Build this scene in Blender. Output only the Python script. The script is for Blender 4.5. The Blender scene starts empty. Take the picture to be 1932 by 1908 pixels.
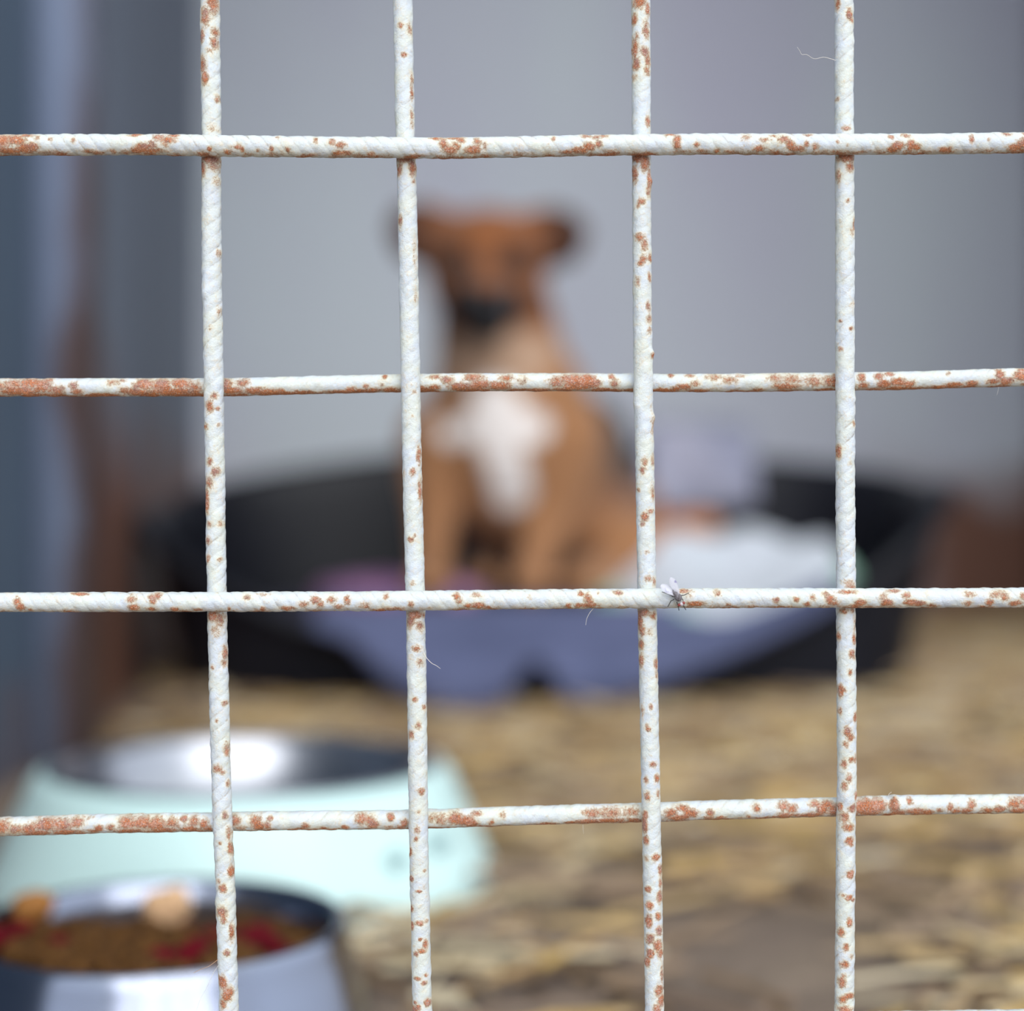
import bpy, bmesh, math, random
import numpy as np
from mathutils import Vector, Matrix, noise

random.seed(7)
sc = bpy.context.scene
COL = sc.collection

# ---------------------------------------------------------------- camera, world, exposure
CAM_Z = 0.211
F = 3000.0                       # focal length in pixels of the 1932 px wide frame
cam_d = bpy.data.cameras.new('camera'); cam = bpy.data.objects.new('camera', cam_d); COL.objects.link(cam)
cam_d.sensor_width = 36.0; cam_d.sensor_fit = 'HORIZONTAL'
cam_d.lens = 36.0 * F / 1932.0
cam_d.clip_start = 0.02
cam.location = (0, 0, CAM_Z); cam.rotation_euler = (math.radians(90), 0, 0)
cam_d.dof.use_dof = True; cam_d.dof.focus_distance = 0.377; cam_d.dof.aperture_fstop = 4.35
sc.camera = cam

w = bpy.data.worlds.new('overcast_sky'); sc.world = w; w.use_nodes = True
nt = w.node_tree; nt.nodes.clear()
out = nt.nodes.new('ShaderNodeOutputWorld'); bg = nt.nodes.new('ShaderNodeBackground')
tc = nt.nodes.new('ShaderNodeTexCoord'); sep = nt.nodes.new('ShaderNodeSeparateXYZ')
rmp = nt.nodes.new('ShaderNodeValToRGB')
nt.links.new(tc.outputs['Generated'], sep.inputs[0]); nt.links.new(sep.outputs['Z'], rmp.inputs[0])
rmp.color_ramp.elements[0].position = 0.0; rmp.color_ramp.elements[0].color = (0.62, 0.66, 0.72, 1)
rmp.color_ramp.elements[1].position = 0.75; rmp.color_ramp.elements[1].color = (0.90, 0.97, 1.0, 1)
e = rmp.color_ramp.elements.new(0.22); e.color = (0.80, 0.88, 1.0, 1)
nt.links.new(rmp.outputs[0], bg.inputs[0]); bg.inputs[1].default_value = 1.0
nt.links.new(bg.outputs[0], out.inputs[0])

sun_d = bpy.data.lights.new('hazy_sun', 'SUN'); sun = bpy.data.objects.new('hazy_sun', sun_d); COL.objects.link(sun)
sun_d.energy = 1.6; sun_d.angle = math.radians(56); sun_d.color = (1.0, 0.985, 0.96)
sun.location = (0, -3, 4)
sun.rotation_euler = Vector((-0.30, 1.0, -0.55)).to_track_quat('-Z', 'Y').to_euler()

sc.view_settings.view_transform = 'Standard'; sc.view_settings.look = 'None'
sc.view_settings.exposure = 0.54; sc.view_settings.gamma = 1.0; sc.view_settings.use_curve_mapping = False

# ---------------------------------------------------------------- helpers
def P(px, py, Y):
    "the place in the kennel seen at (px, py) of the photograph, at depth Y"
    return Vector(((px - 966) / F * Y, Y, CAM_Z - (py - 954) / F * Y))

def lin(c):
    return tuple(((v / 255) / 12.92 if v / 255 <= .04045 else ((v / 255 + .055) / 1.055) ** 2.4) for v in c)

def mat(name, col, rough=.6, metal=0.0, noise_scale=None, noise_col=None, bump=0.0, bump_scale=60, spec=.5, contrast=(.35, .65)):
    m = bpy.data.materials.new(name); m.use_nodes = True; n = m.node_tree; b = n.nodes['Principled BSDF']
    b.inputs['Base Color'].default_value = (*lin(col), 1); b.inputs['Roughness'].default_value = rough
    b.inputs['Metallic'].default_value = metal; b.inputs['Specular IOR Level'].default_value = spec
    tcn = n.nodes.new('ShaderNodeTexCoord')
    nz = n.nodes.new('ShaderNodeTexNoise'); nz.inputs['Scale'].default_value = noise_scale or 12.0
    nz.inputs['Detail'].default_value = 5; n.links.new(tcn.outputs['Object'], nz.inputs['Vector'])
    r = n.nodes.new('ShaderNodeValToRGB')
    r.color_ramp.elements[0].position = contrast[0]; r.color_ramp.elements[1].position = contrast[1]
    r.color_ramp.elements[0].color = (*lin(col), 1)
    c2 = noise_col or tuple(v * .92 for v in col)
    r.color_ramp.elements[1].color = (*lin(c2), 1)
    n.links.new(nz.outputs['Fac'], r.inputs[0]); n.links.new(r.outputs[0], b.inputs['Base Color'])
    if bump:
        nb = n.nodes.new('ShaderNodeTexNoise'); nb.inputs['Scale'].default_value = bump_scale
        n.links.new(tcn.outputs['Object'], nb.inputs['Vector'])
        bp = n.nodes.new('ShaderNodeBump'); bp.inputs['Strength'].default_value = bump
        bp.inputs['Distance'].default_value = 0.01
        n.links.new(nb.outputs['Fac'], bp.inputs['Height']); n.links.new(bp.outputs[0], b.inputs['Normal'])
    return m

def vcol_mat(name, attr, rough=.7, bump=.3, bump_scale=300, sheen=0.0, spec=.3):
    m = bpy.data.materials.new(name); m.use_nodes = True; n = m.node_tree; b = n.nodes['Principled BSDF']
    a = n.nodes.new('ShaderNodeAttribute'); a.attribute_name = attr
    tcn = n.nodes.new('ShaderNodeTexCoord')
    nz = n.nodes.new('ShaderNodeTexNoise'); nz.inputs['Scale'].default_value = bump_scale
    n.links.new(tcn.outputs['Object'], nz.inputs['Vector'])
    mr = n.nodes.new('ShaderNodeMapRange'); mr.inputs['To Min'].default_value = .82; mr.inputs['To Max'].default_value = 1.15
    n.links.new(nz.outputs['Fac'], mr.inputs[0])
    vm = n.nodes.new('ShaderNodeVectorMath'); vm.operation = 'SCALE'
    n.links.new(a.outputs['Color'], vm.inputs[0]); n.links.new(mr.outputs[0], vm.inputs['Scale'])
    n.links.new(vm.outputs[0], b.inputs['Base Color'])
    bp = n.nodes.new('ShaderNodeBump'); bp.inputs['Strength'].default_value = bump; bp.inputs['Distance'].default_value = .003
    n.links.new(nz.outputs['Fac'], bp.inputs['Height']); n.links.new(bp.outputs[0], b.inputs['Normal'])
    b.inputs['Roughness'].default_value = rough; b.inputs['Specular IOR Level'].default_value = spec
    b.inputs['Sheen Weight'].default_value = sheen
    return m

def tag(o, label=None, cat=None, group=None, kind=None):
    if label: o['label'] = label
    if cat: o['category'] = cat
    if group: o['group'] = group
    if kind: o['kind'] = kind
    return o

def empty(name, loc=(0, 0, 0), label=None, cat=None, group=None):
    o = bpy.data.objects.new(name, None); COL.objects.link(o); o.location = loc; o.empty_display_size = .02
    return tag(o, label, cat, group)

def from_data(name, verts, faces, m, parent=None, smooth=True):
    me = bpy.data.meshes.new(name); me.from_pydata([tuple(v) for v in verts], [], faces); me.update()
    return link(name, me, m, parent, smooth)

def link(name, me, m, parent=None, smooth=True):
    if m is not None: me.materials.append(m)
    if smooth: me.polygons.foreach_set('use_smooth', [True] * len(me.polygons))
    o = bpy.data.objects.new(name, me); COL.objects.link(o)
    if parent is not None:
        o.parent = parent
        o.matrix_parent_inverse = Matrix.Identity(4)
        t = Vector((0, 0, 0)); p = parent
        while p is not None: t += Vector(p.location); p = p.parent
        me.transform(Matrix.Translation(-t))
    return o

def from_bm(name, bm, m, parent=None, smooth=True):
    bmesh.ops.recalc_face_normals(bm, faces=bm.faces)
    me = bpy.data.meshes.new(name); bm.to_mesh(me); bm.free()
    return link(name, me, m, parent, smooth)

def box_bm(bm, lo, hi):
    r = bmesh.ops.create_cube(bm, size=1.0)
    for v in r['verts']:
        v.co = Vector([(lo[i] + hi[i]) / 2 + v.co[i] * (hi[i] - lo[i]) for i in range(3)])
    return r['verts']

def lathe(profile, center, seg=96):
    "closed profile (r, z) turned about the vertical axis"
    verts, faces = [], []
    n = len(profile)
    for i in range(seg):
        a = 2 * math.pi * i / seg
        for (r, z) in profile:
            verts.append((center[0] + r * math.cos(a), center[1] + r * math.sin(a), center[2] + z))
    for i in range(seg):
        j = (i + 1) % seg
        for k in range(n - 1):
            faces.append((i * n + k, j * n + k, j * n + k + 1, i * n + k + 1))
    return verts, faces

def lathe_obj(name, profile, center, m, parent=None, seg=96):
    v, f = lathe(profile, center, seg)
    bm = bmesh.new(); bv = [bm.verts.new(x) for x in v]
    for q in f: bm.faces.new([bv[i] for i in q])
    bmesh.ops.remove_doubles(bm, verts=bm.verts, dist=1e-6)
    return from_bm(name, bm, m, parent)

def path_tube(pts, rad, seg=8, taper=None):
    "verts and faces of a round tube along pts"
    pts = [Vector(p) for p in pts]; verts, faces = [], []
    n = len(pts)
    for i, p in enumerate(pts):
        t = (pts[min(i + 1, n - 1)] - pts[max(i - 1, 0)]).normalized()
        a = t.cross(Vector((0, 1, .01)));
        if a.length < 1e-4: a = t.cross(Vector((1, 0, 0)))
        a.normalize(); b = t.cross(a)
        r = rad[i] if isinstance(rad, (list, tuple)) else rad
        for k in range(seg):
            th = 2 * math.pi * k / seg
            verts.append(p + (a * math.cos(th) + b * math.sin(th)) * r)
    for i in range(n - 1):
        for k in range(seg):
            k2 = (k + 1) % seg
            faces.append((i * seg + k, i * seg + k2, (i + 1) * seg + k2, (i + 1) * seg + k))
    faces.append(tuple(range(seg))[::-1]); faces.append(tuple((n - 1) * seg + k for k in range(seg)))
    return verts, faces

def interp(x, xs, ys):
    return float(np.interp(x, xs, ys))

def smooth01(t):
    t = max(0.0, min(1.0, t)); return t * t * (3 - 2 * t)

# ---------------------------------------------------------------- setting
def wall_material(name, base, second, rust_height=None, rust_x=None):
    m = bpy.data.materials.new(name); m.use_nodes = True; n = m.node_tree; b = n.nodes['Principled BSDF']
    g = n.nodes.new('ShaderNodeNewGeometry'); sp = n.nodes.new('ShaderNodeSeparateXYZ'); n.links.new(g.outputs['Position'], sp.inputs[0])
    nz = n.nodes.new('ShaderNodeTexNoise'); nz.inputs['Scale'].default_value = 2.2; nz.inputs['Detail'].default_value = 3
    mp = n.nodes.new('ShaderNodeMapping'); mp.inputs['Scale'].default_value = (1, 1, .35)
    n.links.new(g.outputs['Position'], mp.inputs[0]); n.links.new(mp.outputs[0], nz.inputs['Vector'])
    r = n.nodes.new('ShaderNodeValToRGB'); r.color_ramp.elements[0].position = .36; r.color_ramp.elements[1].position = .64
    r.color_ramp.elements[0].color = (*lin(base), 1); r.color_ramp.elements[1].color = (*lin(second), 1)
    n.links.new(nz.outputs['Fac'], r.inputs[0])
    # rust creeping up from the foot of the sheet
    n2 = n.nodes.new('ShaderNodeTexNoise'); n2.inputs['Scale'].default_value = 5.0; n2.inputs['Detail'].default_value = 6
    n.links.new(g.outputs['Position'], n2.inputs['Vector'])
    ad = n.nodes.new('ShaderNodeMath'); ad.operation = 'MULTIPLY_ADD'; ad.inputs[1].default_value = -.35
    n.links.new(n2.outputs['Fac'], ad.inputs[0]); n.links.new(sp.outputs['Z'], ad.inputs[2])
    mr = n.nodes.new('ShaderNodeMapRange'); mr.inputs['From Min'].default_value = rust_height - .175; mr.inputs['From Max'].default_value = rust_height - .30
    n.links.new(ad.outputs[0], mr.inputs[0])
    fac = mr.outputs[0]
    if rust_x is not None:
        mx = n.nodes.new('ShaderNodeMapRange'); mx.inputs['From Min'].default_value = rust_x[0]; mx.inputs['From Max'].default_value = rust_x[1]
        n.links.new(sp.outputs[rust_x[2]], mx.inputs[0])
        mu = n.nodes.new('ShaderNodeMath'); mu.operation = 'MULTIPLY'; n.links.new(fac, mu.inputs[0]); n.links.new(mx.outputs[0], mu.inputs[1])
        fac = mu.outputs[0]
    mx2 = n.nodes.new('ShaderNodeMix'); mx2.data_type = 'RGBA'
    n.links.new(fac, mx2.inputs[0]); n.links.new(r.outputs[0], mx2.inputs[6])
    mx2.inputs[7].default_value = (*lin((112, 74, 58)), 1)
    n.links.new(mx2.outputs[2], b.inputs['Base Color'])
    b.inputs['Roughness'].default_value = .62
    return m

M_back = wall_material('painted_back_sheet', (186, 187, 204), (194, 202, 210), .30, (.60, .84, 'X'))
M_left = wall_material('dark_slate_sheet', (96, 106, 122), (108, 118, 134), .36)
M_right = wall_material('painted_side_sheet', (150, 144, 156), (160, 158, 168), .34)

def prism(name, foot, z0, z1, m):
    "a wall panel standing on a ground outline"
    bm = bmesh.new()
    lo = [bm.verts.new((x, y, z0)) for x, y in foot]; hi = [bm.verts.new((x, y, z1)) for x, y in foot]
    k = len(foot)
    bm.faces.new(lo[::-1]); bm.faces.new(hi)
    for i in range(k): bm.faces.new((lo[i], lo[(i + 1) % k], hi[(i + 1) % k], hi[i]))
    return from_bm(name, bm, m, None, False)

WH = 2.3
BACK_Y = 3.07
o = prism('wall_back', [(-.75, BACK_Y), (1.25, BACK_Y), (1.25, BACK_Y + .05), (-.75, BACK_Y + .05)], 0, WH, M_back); tag(o, kind='structure')
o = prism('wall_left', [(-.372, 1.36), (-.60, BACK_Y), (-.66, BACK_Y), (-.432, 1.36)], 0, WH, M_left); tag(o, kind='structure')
o = prism('wall_right', [(1.01, 1.6), (1.06, 1.6), (1.06, BACK_Y), (1.01, BACK_Y)], 0, WH, M_right); tag(o, kind='structure')
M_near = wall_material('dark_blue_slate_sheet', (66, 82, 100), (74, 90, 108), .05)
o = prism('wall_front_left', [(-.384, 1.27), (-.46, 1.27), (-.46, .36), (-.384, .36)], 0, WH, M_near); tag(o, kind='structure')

# corner post of the kennel, painted blue grey with a rusty strip along one edge
def post_material():
    m = bpy.data.materials.new('blue_grey_post_paint'); m.use_nodes = True; n = m.node_tree; b = n.nodes['Principled BSDF']
    g = n.nodes.new('ShaderNodeNewGeometry'); sp = n.nodes.new('ShaderNodeSeparateXYZ'); n.links.new(g.outputs['Position'], sp.inputs[0])
    nz = n.nodes.new('ShaderNodeTexNoise'); nz.inputs['Scale'].default_value = 6; nz.inputs['Detail'].default_value = 5
    n.links.new(g.outputs['Position'], nz.inputs['Vector'])
    ad = n.nodes.new('ShaderNodeMath'); ad.operation = 'MULTIPLY_ADD'; ad.inputs[1].default_value = .07
    n.links.new(nz.outputs['Fac'], ad.inputs[0]); n.links.new(sp.outputs['X'], ad.inputs[2])
    # more rust towards the foot
    zz = n.nodes.new('ShaderNodeMath'); zz.operation = 'MULTIPLY_ADD'; zz.inputs[1].default_value = -.035
    n.links.new(sp.outputs['Z'], zz.inputs[0]); n.links.new(ad.outputs[0], zz.inputs[2])
    mr = n.nodes.new('ShaderNodeMapRange'); mr.inputs['From Min'].default_value = -.345; mr.inputs['From Max'].default_value = -.325
    n.links.new(zz.outputs[0], mr.inputs[0])
    mx = n.nodes.new('ShaderNodeMix'); mx.data_type = 'RGBA'; n.links.new(mr.outputs[0], mx.inputs[0])
    mx.inputs[6].default_value = (*lin((134, 148, 176)), 1); mx.inputs[7].default_value = (*lin((98, 82, 82)), 1)
    n.links.new(mx.outputs[2], b.inputs['Base Color']); b.inputs['Roughness'].default_value = .5
    return m
bm = bmesh.new(); box_bm(bm, (-.402, 1.275, 0), (-.347, 1.345, WH)); bmesh.ops.bevel(bm, geom=bm.edges[:], offset=.006, segments=3, affect='EDGES')
o = from_bm('corner_post', bm, post_material(), None, True)
tag(o, 'blue-grey painted steel corner post with a rusty edge, behind the mint bowl', 'post')

# ground, with sand and dirt
M_floor = mat('trodden_earth', (134, 118, 104), .9, 0, 9, (108, 94, 86), .6, 40, .2)
v = [(-3, -2.5, 0), (3, -2.5, 0), (3, 3.3, 0), (-3, 3.3, 0), (-3, -2.5, -.05), (3, -2.5, -.05), (3, 3.3, -.05), (-3, 3.3, -.05)]
o = from_data('floor', v, [(0, 1, 2, 3), (7, 6, 5, 4), (0, 4, 5, 1), (1, 5, 6, 2), (2, 6, 7, 3), (3, 7, 4, 0)], M_floor, None, False); tag(o, kind='structure')
M_roof = mat('roof_sheet', (150, 152, 156), .6)
o = prism('ceiling', [(-.95, 1.45), (1.25, 1.45), (1.25, 3.15), (-.95, 3.15)], WH, WH + .03, M_roof); tag(o, kind='structure')

# loose straw
def make_straw():
    verts, faces, cols = [], [], []
    rnd = random.Random(3)
    pal = [(174, 148, 106), (190, 170, 134), (164, 134, 92), (144, 120, 94), (196, 182, 154), (130, 108, 86), (176, 146, 88), (116, 98, 84), (142, 122, 100)]
    pal = [lin(c) for c in pal]
    n = 0
    while n < 10000:
        Y = .62 + (3.0 - .62) * rnd.random()
        X = rnd.uniform(-.5, 1.1)
        if X < -.36 - .125 * (Y - 1.36) - .0: continue
        d = noise.noise(Vector((X * 3.5, Y * 3.5, 4.1))) * .9 + noise.noise(Vector((X * 11, Y * 9, 1.7))) * .6
        thr = .22 if Y < 1.15 else (.0 if Y < 1.7 else -.1)
        if ((X + .136) / .09) ** 2 + ((Y - .612) / .09) ** 2 < 1: continue
        if d < thr + rnd.uniform(-.5, .5): continue
        if ((X + .145) / .145) ** 2 + ((Y - .893) / .145) ** 2 < 1: continue
        if ((X - .04) / .40) ** 2 + ((Y - 1.9) / .27) ** 2 < 1: continue
        L = rnd.uniform(.02, .13); a = rnd.gauss(0, .75); wd = rnd.uniform(.0012, .0028)
        z = rnd.uniform(.001, .012) + max(0, d) * .010
        tilt = rnd.gauss(0, .05)
        dx, dy = math.cos(a) * L / 2, math.sin(a) * L / 2
        if X - abs(dx) < -.355 - .12 * (Y + abs(dy) - 1.36): continue
        px_, py_ = -math.sin(a) * wd, math.cos(a) * wd
        i = len(verts)
        z1, z2 = max(.0005, z - tilt * L), max(.0005, z + tilt * L)
        bow = rnd.uniform(-.006, .006)
        for t, zz in ((-1, z1), (0, (z1 + z2) / 2 + abs(bow) * .3), (1, z2)):
            cx, cy = X + dx * t - math.sin(a) * bow * (1 - t * t), Y + dy * t + math.cos(a) * bow * (1 - t * t)
            verts += [(cx - px_, cy - py_, zz), (cx + px_, cy + py_, zz), (cx, cy, zz + wd * 1.3)]
        for s in (0, 3):
            faces += [(i + s, i + s + 1, i + s + 4, i + s + 3), (i + s + 1, i + s + 2, i + s + 5, i + s + 4), (i + s + 2, i + s, i + s + 3, i + s + 5)]
        faces += [(i, i + 2, i + 1), (i + 6, i + 7, i + 8)]
        c = rnd.choice(pal); cols += [(*c, 1)] * 9
        n += 1
    me = bpy.data.meshes.new('straw'); me.from_pydata(verts, [], faces)
    at = me.color_attributes.new('straw_colour', 'FLOAT_COLOR', 'POINT'); at.data.foreach_set('color', np.array(cols, dtype=np.float32).ravel())
    o = link('straw', me, vcol_mat('straw', 'straw_colour', .55, .1), None, False)
    tag(o, 'loose golden straw scattered over the earth floor around the dog bed', 'straw', None, 'stuff')
make_straw()

# ---------------------------------------------------------------- welded fence of ribbed rods
def rust_paint():
    m = bpy.data.materials.new('white_paint_over_rust'); m.use_nodes = True; n = m.node_tree; b = n.nodes['Principled BSDF']
    a = n.nodes.new('ShaderNodeAttribute'); a.attribute_name = 'rust'
    c = n.nodes.new('ShaderNodeAttribute'); c.attribute_name = 'crease'
    u = n.nodes.new('ShaderNodeAttribute'); u.attribute_name = 'under'
    tcn = n.nodes.new('ShaderNodeTexCoord')
    def nz(scale, detail=4, rough=.6):
        x = n.nodes.new('ShaderNodeTexNoise'); x.inputs['Scale'].default_value = scale; x.inputs['Detail'].default_value = detail
        x.inputs['Roughness'].default_value = rough; n.links.new(tcn.outputs['Object'], x.inputs['Vector']); return x.outputs['Fac']
    def math_(op, p, q=None, r=None):
        x = n.nodes.new('ShaderNodeMath'); x.operation = op
        for k, val in enumerate((p, q, r)):
            if val is None: continue
            if isinstance(val, (int, float)): x.inputs[k].default_value = val
            else: n.links.new(val, x.inputs[k])
        return x.outputs[0]
    def rng(val, lo, hi, t0=0.0, t1=1.0):
        x = n.nodes.new('ShaderNodeMapRange'); x.inputs['From Min'].default_value = lo; x.inputs['From Max'].default_value = hi
        x.inputs['To Min'].default_value = t0; x.inputs['To Max'].default_value = t1
        n.links.new(val, x.inputs[0]); return x.outputs[0]
    def mixc(f, p, q):
        x = n.nodes.new('ShaderNodeMix'); x.data_type = 'RGBA'
        n.links.new(f, x.inputs[0])
        for k, val in ((6, p), (7, q)):
            if isinstance(val, tuple): x.inputs[k].default_value = (*lin(val), 1)
            else: n.links.new(val, x.inputs[k])
        return x.outputs[2]
    fine, med, big, mid = nz(4000, 3), nz(1400, 6, .75), nz(200, 3), nz(540, 4, .7)
    sp = math_('ADD', a.outputs['Fac'], math_('MULTIPLY_ADD', med, 1.5, -.75))
    sp = math_('ADD', sp, math_('MULTIPLY_ADD', mid, .9, -.45))
    sp = math_('ADD', sp, math_('MULTIPLY_ADD', fine, .45, -.225))
    rust = rng(sp, .38, .80)
    stain = rng(sp, .02, .52)
    paint = mixc(rng(big, .35, .65), (206, 211, 204), (200, 208, 218))
    paint = mixc(math_('MULTIPLY', c.outputs['Fac'], math_('MULTIPLY', rng(mid, .44, .60), .95)), paint, (122, 108, 92))
    paint = mixc(math_('MULTIPLY', stain, .62), paint, (214, 186, 140))
    rc = mixc(rng(fine, .36, .62), (208, 110, 44), (122, 70, 50))
    rc = mixc(math_('MULTIPLY', math_('MULTIPLY', rng(nz(1900, 3), .42, .60), rng(nz(380, 3), .42, .60)), .75), rc, (206, 164, 152))
    rc = mixc(math_('MULTIPLY', rng(nz(330, 3), .52, .64), .7), rc, mixc(rng(fine, .4, .6), (168, 124, 122), (118, 74, 68)))
    rc = mixc(math_('MULTIPLY', u.outputs['Fac'], .8), rc, mixc(rng(fine, .4, .6), (214, 122, 44), (134, 74, 34)))
    rc = mixc(math_('MULTIPLY', rng(nz(2900, 2), .58, .70), .7), rc, (222, 214, 200))
    col = mixc(math_('MULTIPLY', rust, .90), paint, rc)
    n.links.new(col, b.inputs['Base Color'])
    n.links.new(rng(rust, 0, 1, .38, .75), b.inputs['Roughness'])
    h = math_('ADD', math_('MULTIPLY_ADD', med, .5, math_('MULTIPLY', mid, .8)), math_('MULTIPLY', fine, math_('MULTIPLY_ADD', rust, .8, .12)))
    bp = n.nodes.new('ShaderNodeBump'); bp.inputs['Strength'].default_value = .75; bp.inputs['Distance'].default_value = .0004
    n.links.new(h, bp.inputs['Height']); n.links.new(bp.outputs[0], b.inputs['Normal'])
    return m
M_rod = rust_paint()
FENCE_Y = .380
SEG = 44

def rod(name, axis, line, Y, r_px, hand, rib, patches, under, bumps, parent, s_lo, s_hi, seed, pitch=27.0, label=None, cast=1.0):
    """ribbed rod through the measured centre line [(s, c)...] in pixels; axis 'v' or 'h'.
    patches: (s, u, half length, half width, strength); bumps: (s, u, half length, half width, height px)."""
    k = Y / F                                   # metres per pixel at this depth
    ls = [p[0] for p in line]; lc = [p[1] for p in line]
    dense = np.arange(-60, (1932 if axis == 'h' else 1908) + 60, 1.9)
    coarse_a = np.arange(s_lo, -60, 12.0); coarse_b = np.arange(dense[-1] + 2, s_hi, 12.0)
    S = np.concatenate([coarse_a, dense, coarse_b])
    # straight continuation outside the frame
    def centre(s):
        if s < ls[0]: return lc[0] + (s - ls[0]) * (lc[1] - lc[0]) / (ls[1] - ls[0])
        if s > ls[-1]: return lc[-1] + (s - ls[-1]) * (lc[-1] - lc[-2]) / (ls[-1] - ls[-2])
        return interp(s, ls, lc)
    C0 = np.array([centre(s) for s in S])
    # soften the polyline
    ker = np.ones(31) / 31; Cp = np.convolve(np.pad(C0, 15, mode='edge'), ker, 'valid')
    inner = (S > -40) & (S < dense[-1] - 40)
    C0 = np.where(inner, Cp, C0)
    th = np.arange(SEG) * 2 * math.pi / SEG      # 0 = towards +u (right / up), pi/2 = towards the camera
    SS, TT = np.meshgrid(S, th, indexing='ij')
    phase = SS / pitch - hand * 3 * TT / (2 * math.pi)
    ridge = np.abs(np.sin(math.pi * phase)) ** .55
    crease = np.clip(1 - ridge * 1.9, 0, 1)
    U = np.cos(TT) * r_px; V = np.sin(TT) * r_px
    lump = np.zeros_like(SS); rustn = np.zeros_like(SS); ribmod = np.ones_like(SS)
    for i, s in enumerate(S):
        for j in range(SEG):
            vv = Vector((s * .045, U[i, j] * .06, V[i, j] * .06 + seed * 7.3))
            lump[i, j] = noise.noise(vv) * .8 + noise.noise(vv * 3.1) * .35
            ribmod[i, j] = .62 + .55 * noise.noise(Vector((s * .012, U[i, j] * .03, seed * 3.1)))
            rustn[i, j] = noise.noise(Vector((s * .03, U[i, j] * .05, V[i, j] * .05 - seed * 5.7)))
    front = np.clip(V / r_px * 3 + 1.0, 0, 1)
    rust = np.where(front > .5, -.06 + rustn * .30, .10 + rustn * .45)
    rp = random.Random(seed * 17)
    patches = list(patches)
    far = lambda q: q < -40 or q > ls[-1] + 40 or not patches
    q_ = s_lo; extra = []
    while q_ < s_hi:
        q_ += rp.uniform(20, 70)
        if far(q_): extra.append((q_, rp.uniform(-15, 15), rp.uniform(6, 16), rp.uniform(5, 9), rp.uniform(.7, 1.1)))
    patches += extra
    for (s, u, hl, hu, st) in patches:
        d = np.sqrt(((SS - s) / (hl * 1.25)) ** 2 + ((U - u) / (hu * 1.25)) ** 2)
        rust = np.maximum(rust, st * np.clip(1.25 - d, 0, 1) * front * 1.0)
    und = np.zeros_like(SS)
    if axis == 'h':
        dn = np.clip((-U / r_px - .50) * 2.6, 0, 1)
        rust = np.maximum(rust, dn * under * (.85 + rustn * 1.3))
        und = np.clip((-U / r_px - .25) * 2.0, 0, 1)
    R = r_px - 1.0 + ridge * rib * np.clip(ribmod, .15, 1.2) + lump * 1.4 + rust * .35 * rustn
    crease *= np.clip(ribmod, 0, 1) * min(1, rib / 1.6)
    for (s, u, hl, hu, hgt) in bumps:
        d2 = ((SS - s) / hl) ** 2 + ((U - u) / hu) ** 2
        g = np.exp(-d2) * np.clip(V / r_px + .55, 0, 1)
        R = R + hgt * g; crease *= (1 - np.clip(g * 1.5, 0, 1))
    cu = C0[:, None] + np.cos(TT) * R * (1 if axis == 'v' else -1)
    dep = Y - np.sin(TT) * R * k
    if axis == 'v': X = (cu - 966) * k; Z = CAM_Z - (SS - 954) * k
    else: X = (SS - 966) * k; Z = CAM_Z - (cu - 954) * k
    co = np.stack([X, dep, Z], -1).reshape(-1, 3)
    n = len(S)
    base = (np.arange(n - 1)[:, None] * SEG + np.arange(SEG)[None, :]).ravel()
    nxt = (np.arange(n - 1)[:, None] * SEG + (np.arange(SEG)[None, :] + 1) % SEG).ravel()
    q = np.stack([base, nxt, nxt + SEG, base + SEG], -1)
    if axis == 'h': q = q[:, ::1]
    faces = q.tolist() + [list(range(SEG))[::-1], list(range((n - 1) * SEG, n * SEG))]
    me = bpy.data.meshes.new(name); me.from_pydata(co.tolist(), [], faces)
    for an, arr in (('rust', rust), ('crease', crease), ('under', und)):
        at = me.attributes.new(an, 'FLOAT', 'POINT'); at.data.foreach_set('value', np.clip(arr, 0, 1).astype(np.float32).ravel())
    bm = bmesh.new(); bm.from_mesh(me); bmesh.ops.recalc_face_normals(bm, faces=bm.faces); bm.to_mesh(me); bm.free()
    o = link(name, me, M_rod, parent)
    if label: o['label'] = label
    return o

fence = empty('wire_fence', (0, FENCE_Y, 0), 'white painted rusty grid of ribbed steel rods in front of the dog', 'fence')
YF, YB = FENCE_Y - .0041, FENCE_Y + .0041
k0 = FENCE_Y / F
S_TOP = 954 - (.62 - CAM_Z) / k0; S_BOT = 954 + (CAM_Z - .0005) / k0
def L_(x): return [(a, b) for a, b in x]

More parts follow.
